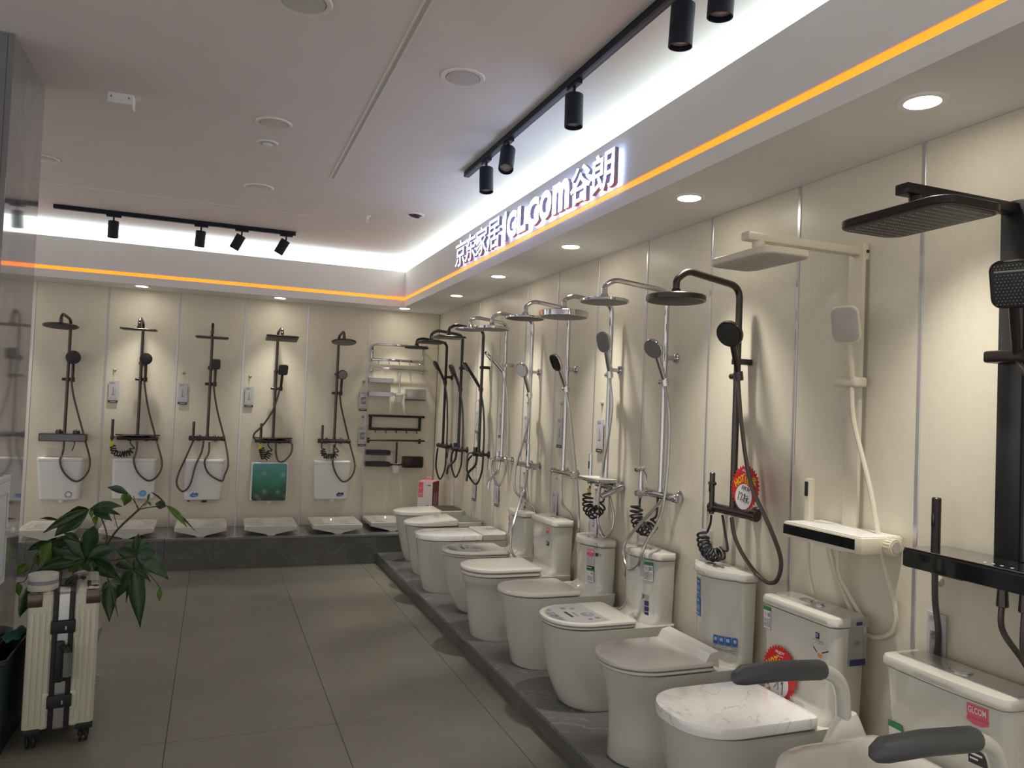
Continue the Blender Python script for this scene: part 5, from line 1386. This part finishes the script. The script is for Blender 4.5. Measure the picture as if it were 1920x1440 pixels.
# ------------------------------------------------------------------ red starburst price badges
def strokes(mb, lines, m, mx, w_=0.0022):
    for ln in lines:
        P = [mx @ Vector((a, b, 0)) for a, b in ln]
        mb.tube(P, w_ / 2, m, 5)
def badge(label, parent_loc, rot, mx, r, lines, hand):
    t = thing('price_badge', label, 'price badge', parent_loc, rot)
    ol = []
    NT = 34
    for i in range(NT * 2):
        a = PI * i / NT
        rr = r if i % 2 == 0 else r * 0.885
        ol.append((rr * math.cos(a), rr * 1.05 * math.sin(a)))
    b = MB().prism(ol, 0.0015, 'red', mx).build('starburst', t, 0)
    up = Matrix.Translation((0, 0, 0.0022))
    mb = MB()
    put_text(mb, 'HI.JOY', r * 0.52, r * 0.15, 'paper', mx @ up @ Matrix.Translation((0.0, r * 0.76, 0)), bold=0.03)
    put_text(mb, '乐享生活', r * 0.36, r * 0.09, 'paper', mx @ up @ Matrix.Translation((0.0, r * 0.47, 0))) if False else mb.box((-r * 0.18, r * 0.60, 0.0016), (r * 0.18, r * 0.64, 0.0022), 'palepink', 0, 1, mx)
    mb.build('small_lettering', b, 0)
    mb = MB()
    for ch, x, y, a, k in (('H', -0.62, 0.16, 0.62, 1.0), ('O', -0.40, 0.31, 0.45, 1.0), ('T', -0.20, 0.40, 0.25, 1.0), ('!', -0.01, 0.36, 0.05, 0.32)):
        put_text(mb, ch, r * 0.24 * k, r * 0.34, 'yellow', mx @ up @ Matrix.Translation((x * r, y * r, 0)) @ Matrix.Rotation(a, 4, 'Z'), bold=0.04)
    for ch, x in (('热', 0.24), ('卖', 0.60)):
        put_text(mb, ch, r * 0.33, r * 0.42, 'yellow', mx @ up @ Matrix.Translation((x * r, 0.335 * r, 0)), bold=0.02)
    mb.build('lettering', b, 0)
    d = MB().lathe([(r * 0.58, 0.0016), (r * 0.58, 0.0026)], 'paper', mx @ Matrix.Translation((-r * 0.06, -r * 0.42, 0)), 30).build('price_disc', t, 0)
    mb = MB()
    strokes(mb, [[(a * r - r * 0.06, b * r - r * 0.42) for a, b in ln] for ln in lines], 'ink', mx @ Matrix.Translation((0, 0, 0.0032)), r * 0.032)
    mb.build('handwriting', d, 0)
    return t
one = [(-0.28, 0.22), (-0.36, -0.18)]
two = [(-0.22, 0.10), (-0.14, 0.18), (-0.06, 0.12), (-0.12, -0.04), (-0.22, -0.14), (-0.04, -0.14)]
eight = [(0.12, 0.14), (0.04, 0.10), (0.10, 0.0), (0.12, -0.14), (0.04, -0.22), (0.0, -0.12), (0.12, 0.02), (0.12, 0.14)]
yuan = [[(0.20, 0.04), (0.34, 0.06)], [(0.16, -0.06), (0.38, -0.04)], [(0.25, -0.05), (0.22, -0.18), (0.16, -0.26)], [(0.29, -0.05), (0.28, -0.22), (0.36, -0.26), (0.40, -0.18)]]
cu = [[(-0.10, 0.50), (-0.14, 0.34)], [(-0.04, 0.50), (0.04, 0.46), (-0.02, 0.40), (-0.02, 0.32)], [(0.10, 0.48), (0.08, 0.32), (0.16, 0.34)], [(0.06, 0.42), (0.18, 0.44)], [(0.22, 0.44), (0.30, 0.46), (0.24, 0.28)], [(0.34, 0.42), (0.34, 0.28), (0.42, 0.32), (0.42, 0.40)]]
badge('red starburst badge priced 128 yuan, hung on the dark gunmetal shower mixer', (XR, 2.702, 1.253), RIGHT, face_mx(0, 0.098, 0) @ Matrix.Rotation(-0.05, 4, 'X'), 0.094, [one, two, eight] + yuan + cu, None)
badge('red starburst badge stuck on the cistern behind the marble-lid toilet', (XR, 2.328, 0.605), RIGHT, face_mx(0, 0.2095, 0), 0.094,
      [[(-0.20, 0.14), (-0.08, 0.16), (-0.12, 0.02), (-0.06, -0.06), (-0.22, -0.26)], [(0.02, 0.10), (0.0, -0.30)], [(0.26, 0.10), (0.18, 0.04), (0.20, -0.02), (0.27, 0.04), (0.27, 0.10), (0.25, -0.40)], [(-0.3, 0.14), (-0.2, 0.14)]], None)

# ------------------------------------------------------------------ potted money tree beside the pillar
LEAVES = [((-0.579, 4.5, 0.94), (-0.774, 4.454, 0.828), 0.05, 0), ((-0.579, 4.5, 0.94), (-0.726, 4.484, 0.806), 0.1, 0), ((-0.579, 4.5, 0.94), (-0.423, 4.467, 0.959), 0.05, 2), ((-0.577, 4.5, 0.934), (-0.469, 4.49, 0.879), 0.06, 0), ((-0.579, 4.5, 0.94), (-0.674, 4.493, 0.923), 0.05, 0), ((-0.572, 4.5, 0.937), (-0.425, 4.437, 0.917), 0.035, 0), ((-0.572, 4.5, 0.932), (-0.556, 4.431, 0.903), 0.025, 1), ((-0.709, 4.5, 0.884), (-0.8, 4.514, 0.894), 0.015, 0), ((-0.551, 4.5, 0.904), (-0.54, 4.456, 0.858), 0.028, 1), ((-0.405, 4.6, 1.004), (-0.507, 4.553, 1.047), 0.04, 2), ((-0.421, 4.6, 1.01), (-0.428, 4.63, 0.94), 0.065, 1), ((-0.312, 4.6, 0.966), (-0.305, 4.577, 1.012), 0.015, 1), ((-0.312, 4.6, 0.966), (-0.294, 4.614, 0.941), 0.015, 1), ((-0.312, 4.6, 0.966), (-0.328, 4.578, 0.941), 0.012, 1), ((-0.223, 4.65, 0.93), (-0.278, 4.644, 0.949), 0.055, 2), ((-0.224, 4.65, 0.939), (-0.107, 4.595, 0.819), 0.035, 1), ((-0.226, 4.65, 0.939), (-0.066, 4.643, 0.792), 0.012, 0), ((-0.224, 4.65, 0.945), (-0.306, 4.667, 1.01), 0.01, 0), ((-0.573, 4.42, 0.695), (-0.539, 4.402, 0.872), 0.09, 0), ((-0.573, 4.42, 0.695), (-0.435, 4.424, 0.744), 0.085, 0), ((-0.573, 4.42, 0.695), (-0.788, 4.417, 0.645), 0.08, 0), ((-0.573, 4.42, 0.695), (-0.401, 4.356, 0.599), 0.1, 0), ((-0.573, 4.42, 0.695), (-0.646, 4.426, 0.61), 0.085, 1), ((-0.573, 4.42, 0.695), (-0.706, 4.409, 0.744), 0.085, 0), ((-0.573, 4.42, 0.695), (-0.667, 4.38, 0.806), 0.05, 2), ((-0.573, 4.42, 0.695), (-0.531, 4.353, 0.6), 0.1, 0), ((-0.345, 4.46, 0.701), (-0.183, 4.477, 0.565), 0.09, 2), ((-0.345, 4.46, 0.701), (-0.439, 4.437, 0.741), 0.075, 2), ((-0.345, 4.46, 0.701), (-0.296, 4.462, 0.529), 0.07, 2), ((-0.345, 4.46, 0.701), (-0.296, 4.478, 0.774), 0.08, 2), ((-0.345, 4.46, 0.701), (-0.338, 4.461, 0.817), 0.05, 0), ((-0.345, 4.46, 0.701), (-0.255, 4.482, 0.711), 0.09, 2), ((-0.442, 4.46, 0.655), (-0.382, 4.429, 0.653), 0.04, 0), ((-0.347, 4.38, 0.646), (-0.44, 4.39, 0.474), 0.085, 0), ((-0.347, 4.38, 0.646), (-0.299, 4.354, 0.354), 0.085, 0), ((-0.347, 4.38, 0.646), (-0.375, 4.404, 0.473), 0.03, 0), ((-0.347, 4.38, 0.646), (-0.263, 4.398, 0.573), 0.03, 0), ((-0.347, 4.38, 0.646), (-0.417, 4.32, 0.704), 0.05, 0), ((-0.453, 4.34, 0.6), (-0.435, 4.284, 0.412), 0.075, 0), ((-0.453, 4.34, 0.6), (-0.398, 4.292, 0.428), 0.012, 0), ((-0.453, 4.34, 0.6), (-0.396, 4.367, 0.575), 0.03, 2), ((-0.453, 4.34, 0.6), (-0.481, 4.314, 0.554), 0.03, 0), ((-0.224, 4.5, 0.517), (-0.222, 4.493, 0.448), 0.03, 1), ((-0.748, 4.55, 0.77), (-0.77, 4.51, 0.651), 0.095, 1), ((-0.748, 4.55, 0.77), (-0.853, 4.531, 0.728), 0.045, 0), ((-0.748, 4.55, 0.77), (-0.687, 4.519, 0.665), 0.08, 0), ((-0.748, 4.55, 0.77), (-0.637, 4.515, 0.733), 0.06, 0), ((-0.849, 4.55, 0.662), (-0.891, 4.539, 0.607), 0.055, 1), ((-0.889, 4.55, 0.566), (-0.876, 4.538, 0.498), 0.04, 1), ((-0.836, 4.55, 0.548), (-0.877, 4.57, 0.382), 0.08, 0), ((-0.818, 4.55, 0.704), (-0.801, 4.548, 0.644), 0.03, 1), ((-0.695, 4.55, 0.81), (-0.622, 4.573, 0.755), 0.04, 0), ((-0.737, 4.55, 0.702), (-0.834, 4.566, 0.68), 0.03, 1)]
STEMS = [([(-0.635, 4.6, 0.438), (-0.546, 4.6, 0.658), (-0.507, 4.6, 0.724), (-0.45, 4.6, 0.819), (-0.352, 4.6, 0.924)], 0.006), ([(-0.352, 4.6, 0.924), (-0.378, 4.6, 0.967), (-0.405, 4.6, 1.004)], 0.0025), ([(-0.352, 4.6, 0.924), (-0.33, 4.6, 0.952), (-0.313, 4.6, 0.975)], 0.0025), ([(-0.354, 4.63, 0.919), (-0.305, 4.63, 0.93), (-0.223, 4.63, 0.938)], 0.003), ([(-0.496, 4.5, 0.742), (-0.492, 4.5, 0.814), (-0.531, 4.5, 0.912), (-0.574, 4.5, 0.934)], 0.0035), ([(-0.599, 4.5, 0.515), (-0.579, 4.5, 0.597), (-0.583, 4.5, 0.679)], 0.005), ([(-0.528, 4.45, 0.687), (-0.443, 4.45, 0.684), (-0.344, 4.45, 0.703)], 0.004), ([(-0.474, 4.4, 0.695), (-0.4, 4.4, 0.687), (-0.349, 4.4, 0.642)], 0.0035), ([(-0.516, 4.36, 0.678), (-0.479, 4.36, 0.65), (-0.455, 4.36, 0.595)], 0.003), ([(-0.298, 4.5, 0.613), (-0.252, 4.5, 0.56), (-0.221, 4.5, 0.514)], 0.002), ([(-0.655, 4.55, 0.506), (-0.724, 4.55, 0.674), (-0.748, 4.55, 0.77)], 0.004), ([(-0.748, 4.55, 0.77), (-0.818, 4.55, 0.704)], 0.002), ([(-0.817, 4.55, 0.677), (-0.839, 4.55, 0.61), (-0.861, 4.55, 0.57), (-0.889, 4.55, 0.566)], 0.002), ([(-0.376, 4.5, 1.008), (-0.352, 4.5, 0.937)], 0.002), ([(-0.445, 4.55, 0.827), (-0.464, 4.55, 0.889), (-0.485, 4.55, 0.96)], 0.002)]

t = thing('potted_plant', 'leafy green money tree in a grey pot behind the cream suitcase', 'plant', (-0.66, 4.62, 0))
o0 = Vector((-0.66, 4.62, 0))
p = MB().lathe([(0.10, 0.0), (0.115, 0.005), (0.15, 0.26), (0.158, 0.27), (0.158, 0.30), (0.142, 0.30), (0.138, 0.26)], 'pot', None, 32).build('pot', t)
MB().lathe([(0.139, 0.258), (0.139, 0.268), (0.08, 0.274)], 'soil', None, 24).build('soil', t)
MB().tube([(0, 0, 0.26), (0.01, 0.0, 0.36), (0.0, -0.01, 0.45), (0.03, -0.02, 0.52)], 0.02, 'trunk', 10, 5, None).build('trunk', t)
MB().tube([(-0.02, 0.01, 0.26), (-0.03, 0.02, 0.36), (0.0, 0.015, 0.46), (-0.02, -0.03, 0.53)], 0.017, 'trunk', 10, 5, None).build('trunk', t)
for pts, r in STEMS:
    MB().tube([Vector(q) - o0 for q in pts], r, 'stem', 7, 4).build('stem', t)
def leaf(B, T, wd, mi):
    B = Vector(B) - o0; T = Vector(T) - o0
    d = T - B; ln = d.length
    view = Vector((o0.x + B.x, o0.y + B.y, B.z - 1.56)).normalized()
    side = d.cross(view).normalized()
    nrm = side.cross(d).normalized()
    if nrm.z < 0 and abs(d.normalized().z) < 0.8: nrm = -nrm
    tw = random.uniform(-0.5, 0.5)
    side = (Matrix.Rotation(tw, 3, d.normalized()) @ side); nrm = (Matrix.Rotation(tw, 3, d.normalized()) @ nrm)
    K = 10
    sag = ln * random.uniform(0.05, 0.13)
    vs = []; fs = []
    for i in range(K + 1):
        s = i / K
        w_ = wd * 0.46 * (math.sin(PI * s ** 0.95) ** 1.15) + 0.0008
        c = B + d * s + Vector((0, 0, 1)) * sag * 4 * s * (1 - s)
        wav = 0.05 * wd * math.sin(s * 17 + ln * 90)
        vs += [c - side * w_ + nrm * (w_ * 0.32 + wav), c - side * w_ * 0.5 + nrm * w_ * 0.12, c, c + side * w_ * 0.5 + nrm * w_ * 0.12, c + side * w_ + nrm * (w_ * 0.32 - wav)]
    for i in range(K):
        for j in range(4):
            a = i * 5 + j
            fs.append((a, a + 1, a + 6, a + 5))
    ob = MB().add(vs, fs, ('leaf', 'leaf2', 'leaf3')[mi]).build('leaf', t, 80)
    md = ob.modifiers.new('thickness', 'SOLIDIFY')
    md.thickness = 0.0009
for B, T, wd, mi in LEAVES: leaf(B, T, wd, mi)

# ------------------------------------------------------------------ cream suitcase and the tape roll on it
SC = (-0.5675, 3.83)
SR = math.radians(7.6)
t = thing('suitcase', 'ribbed cream hard-shell suitcase with black frame straps, standing upright', 'suitcase', (SC[0], SC[1], 0), SR)
Wd, Dp, Z0, Z1 = 0.272, 0.44, 0.085, 0.668
for s in (-1, 1):
    a, b = sorted((s * 0.036, s * Wd / 2))
    sh = MB().box((a, 0.0, Z0), (b, Dp, Z1), 'case', 0.014, 3).build('shell', t, 40)
    for u in (0.052, 0.073, 0.095, 0.117):
        ww = 0.0075 if u > 0.06 else 0.006
        z0_, z1_ = (Z0 + 0.02, Z1 - 0.075) if u > 0.06 else (Z0 + 0.03, Z1 - 0.05)
        MB().box((s * u - ww, -0.0035, z0_), (s * u + ww, 0.01, z1_), 'case', 0.003, 2).build('rib', sh, 40)
    for u in (0.06, 0.1): MB().box((s * u - 0.01, 0.02, Z1 - 0.005), (s * u + 0.01, Dp - 0.03, Z1 + 0.003), 'case', 0.003, 2).build('rib', sh, 40)
    # bronze corner guard
    g = [(s * 0.078, -0.004), (s * (Wd / 2 + 0.002), -0.004)]
    x0, x1 = sorted((s * 0.082, s * (Wd / 2 + 0.003)))
    MB().box((x0, -0.005, Z1 - 0.052), (x1, 0.012, Z1 - 0.004), 'corner', 0.004, 2).box((x0, -0.004, Z1 - 0.018), (x1, 0.045, Z1 + 0.003), 'corner', 0.004, 2).build('corner_guard', t, 40)
    for lz in (0.505, 0.20):
        xa, xb = sorted((s * 0.040, s * 0.066))
        MB().box((xa, -0.0045, lz - 0.035), (xb, 0.005, lz + 0.045), 'case', 0.004, 2).build('latch_pad', sh, 40)
    # wheels
    for yy in (0.045, Dp - 0.05):
        w_ = MB().box((s * 0.10 - 0.034, yy - 0.045, Z0 - 0.018), (s * 0.10 + 0.034, yy + 0.045, Z0 + 0.014), 'rubber', 0.006, 2).build('wheel_housing', t, 40)
        MB().cyl((s * 0.10 - 0.018, yy, 0.03), (s * 0.10 - 0.006, yy, 0.03), 0.030, 'rubber', 20, bev=0.004).cyl((s * 0.10 + 0.006, yy, 0.03), (s * 0.10 + 0.018, yy, 0.03), 0.030, 'rubber', 20, bev=0.004).build('wheel', w_)
        MB().box((s * 0.10 - 0.022, yy - 0.012, 0.025), (s * 0.10 + 0.022, yy + 0.012, Z0 - 0.015), 'rubber', 0.004, 1).build('fork', w_, 40)
f = MB().box((-0.036, 0.002, Z0 - 0.006), (0.036, Dp - 0.002, Z1 + 0.004), 'alu', 0.012, 3).build('frame', t, 40)
for s in (-1, 1):
    MB().box((s * 0.030 - 0.0105, -0.004, Z0 - 0.012), (s * 0.030 + 0.0105, Dp + 0.003, Z1 + 0.008), 'rubber', 0.006, 2).build('frame_strip', t, 40)
for lz in (0.525, 0.205):
    l_ = MB().box((-0.047, -0.016, lz - 0.028), (0.047, 0.004, lz + 0.028), 'rubber', 0.005, 2).build('latch', t, 40)
    MB().box((0.008, -0.0172, lz - 0.012), (0.014, -0.0155, lz + 0.004), 'alu').build('keyhole', l_, 0)
MB().box((-0.024, -0.014, 0.285), (0.010, 0.004, 0.465), 'rubber', 0.008, 2).build('handle_plate', t, 40)
MB().tube(bend([(0.0, -0.008, 0.44), (0.02, -0.045, 0.44), (0.022, -0.052, 0.375), (0.02, -0.045, 0.31), (0.0, -0.008, 0.31)], 0.025, 5), 0.0125, 'rubber', 12).build('carry_handle', t)
MB().tube([(0.024, -0.052, 0.425), (0.024, -0.055, 0.375), (0.024, -0.052, 0.325)], 0.0165, 'film', 14).build('handle_wrap', t)
MB().box((-0.02, 0.12, Z1 + 0.002), (0.035, 0.26, Z1 + 0.012), 'rubber', 0.004, 2).build('top_handle_plate', t, 40)
MB().tube(bend([(0.004, 0.14, Z1 + 0.012), (0.02, 0.14, Z1 + 0.034), (0.062, 0.18, Z1 + 0.034), (0.07, 0.24, Z1 + 0.014)], 0.02, 5), 0.012, 'rubber', 12).build('top_handle', t)
MB().tube([(0.035, 0.16, Z1 + 0.036), (0.06, 0.19, Z1 + 0.042), (0.07, 0.225, Z1 + 0.032)], 0.018, 'film', 12).build('handle_wrap', t)
q = MB().box((0.085, 0.10, Z1 + 0.001), (0.132, 0.21, Z1 + 0.005), 'rubber', 0.002, 1).build('address_tag', t, 40)
MB().box((0.100, 0.11, Z1 + 0.005), (0.130, 0.20, Z1 + 0.0065), 'alu').build('tag_card', q, 0)
MB().tube([(Wd / 2 + 0.001, 0.10, 0.245), (Wd / 2 + 0.012, 0.10, 0.265), (Wd / 2 + 0.018, 0.10, 0.25), (Wd / 2 + 0.012, 0.10, 0.232), (Wd / 2 + 0.001, 0.10, 0.228)], 0.003, 'alu', 8, 4).build('side_ring', t)

cs, sn = math.cos(SR), math.sin(SR)
def on_case(x, y, z): return (SC[0] + cs * x - sn * y, SC[1] + sn * x + cs * y, z)
t = thing('tape_roll', 'roll of masking tape with a grey band lying on the suitcase top', 'tape', on_case(-0.088, 0.10, Z1 + 0.0035))
MB().lathe([(0.045, 0.0), (0.059, 0.0), (0.060, 0.002), (0.060, 0.026), (0.045, 0.026)], 'tape', None, 36).build('lower_roll', t)
MB().lathe([(0.045, 0.0262), (0.0585, 0.0262), (0.0585, 0.044), (0.045, 0.044)], 'tapegrey', None, 36).build('grey_band', t)
MB().lathe([(0.045, 0.0442), (0.059, 0.0442), (0.059, 0.066), (0.0575, 0.068), (0.045, 0.068)], 'tape', None, 36).build('upper_roll', t)
MB().lathe([(0.0448, 0.001), (0.0448, 0.0672), (0.0415, 0.0672), (0.0415, 0.001)], 'tapecore', None, 32, False).build('core', t)

# ------------------------------------------------------------------ white cabinet on the pillar, bin and rag beside it
t = thing('hanging_cabinet', 'white framed cabinet with a round knob hung on the stone pillar at the left edge', 'cabinet', (-0.853, 3.4, 0.93))
MB().box((0.001, 0.33, -0.235), (0.014, 0.61, 0.237), 'cabinet', 0.002, 1).build('carcass', t, 0)
d = MB().box((0.0142, 0.33, -0.235), (0.024, 0.585, 0.210), 'cabinet', 0.002, 1).build('door', t, 0)
for a, b in (((0.024, 0.33, -0.20), (0.0265, 0.545, -0.196)), ((0.024, 0.33, 0.158), (0.0265, 0.545, 0.162)), ((0.024, 0.541, -0.20), (0.0265, 0.545, 0.162))):
    MB().box(a, b, 'mist').build('door_bead', d, 0)
MB().box((0.0142, 0.33, 0.212), (0.022, 0.605, 0.237), 'cabinet', 0.002, 1).build('cornice', t, 0)
MB().lathe([(0.006, 0.0), (0.006, 0.014), (0.013, 0.018), (0.015, 0.026), (0.011, 0.034)], 'cabinet', Matrix.Translation((0.024, 0.563, -0.005)) @ Matrix.Rotation(PI / 2, 4, 'Y'), 16).build('knob', d)
t = thing('storage_bin', 'dark teal plastic bin between the stone pillar and the suitcase', 'bin', (-0.806, 4.02, 0))
def rr_(w_, l_, z): return [Vector((a, b, z)) for a, b in rrect(w_, l_, 0.015, 4)]
MB().loft([rr_(0.065, 0.42, 0.0), rr_(0.078, 0.46, 0.38), rr_(0.088, 0.47, 0.385), rr_(0.088, 0.47, 0.405), rr_(0.072, 0.45, 0.405), rr_(0.06, 0.40, 0.02)], 'teal').build('tub', t)
vs = []; fs = []
for i in range(9):
    for j in range(9):
        x = -0.04 + 0.08 * i / 8; y = -0.09 + 0.18 * j / 8
        vs.append((x * (1 + 0.2 * math.sin(j)), y, 0.016 + 0.010 * math.sin(1.3 * i + 0.9 * j) * math.cos(0.8 * j) + 0.010 * math.sin(i * 0.9 - j * 0.5)))
for i in range(8):
    for j in range(8): fs.append((i * 9 + j, (i + 1) * 9 + j, (i + 1) * 9 + j + 1, i * 9 + j + 1))
o = MB().add(vs, fs, 'tealrag').build('rag', None, 60)
o.location = (-0.812, 4.10, 0.412)
md = o.modifiers.new('thickness', 'SOLIDIFY'); md.thickness = 0.002
tag(o, 'crumpled teal rag lying on the dark bin beside the suitcase', 'cloth')
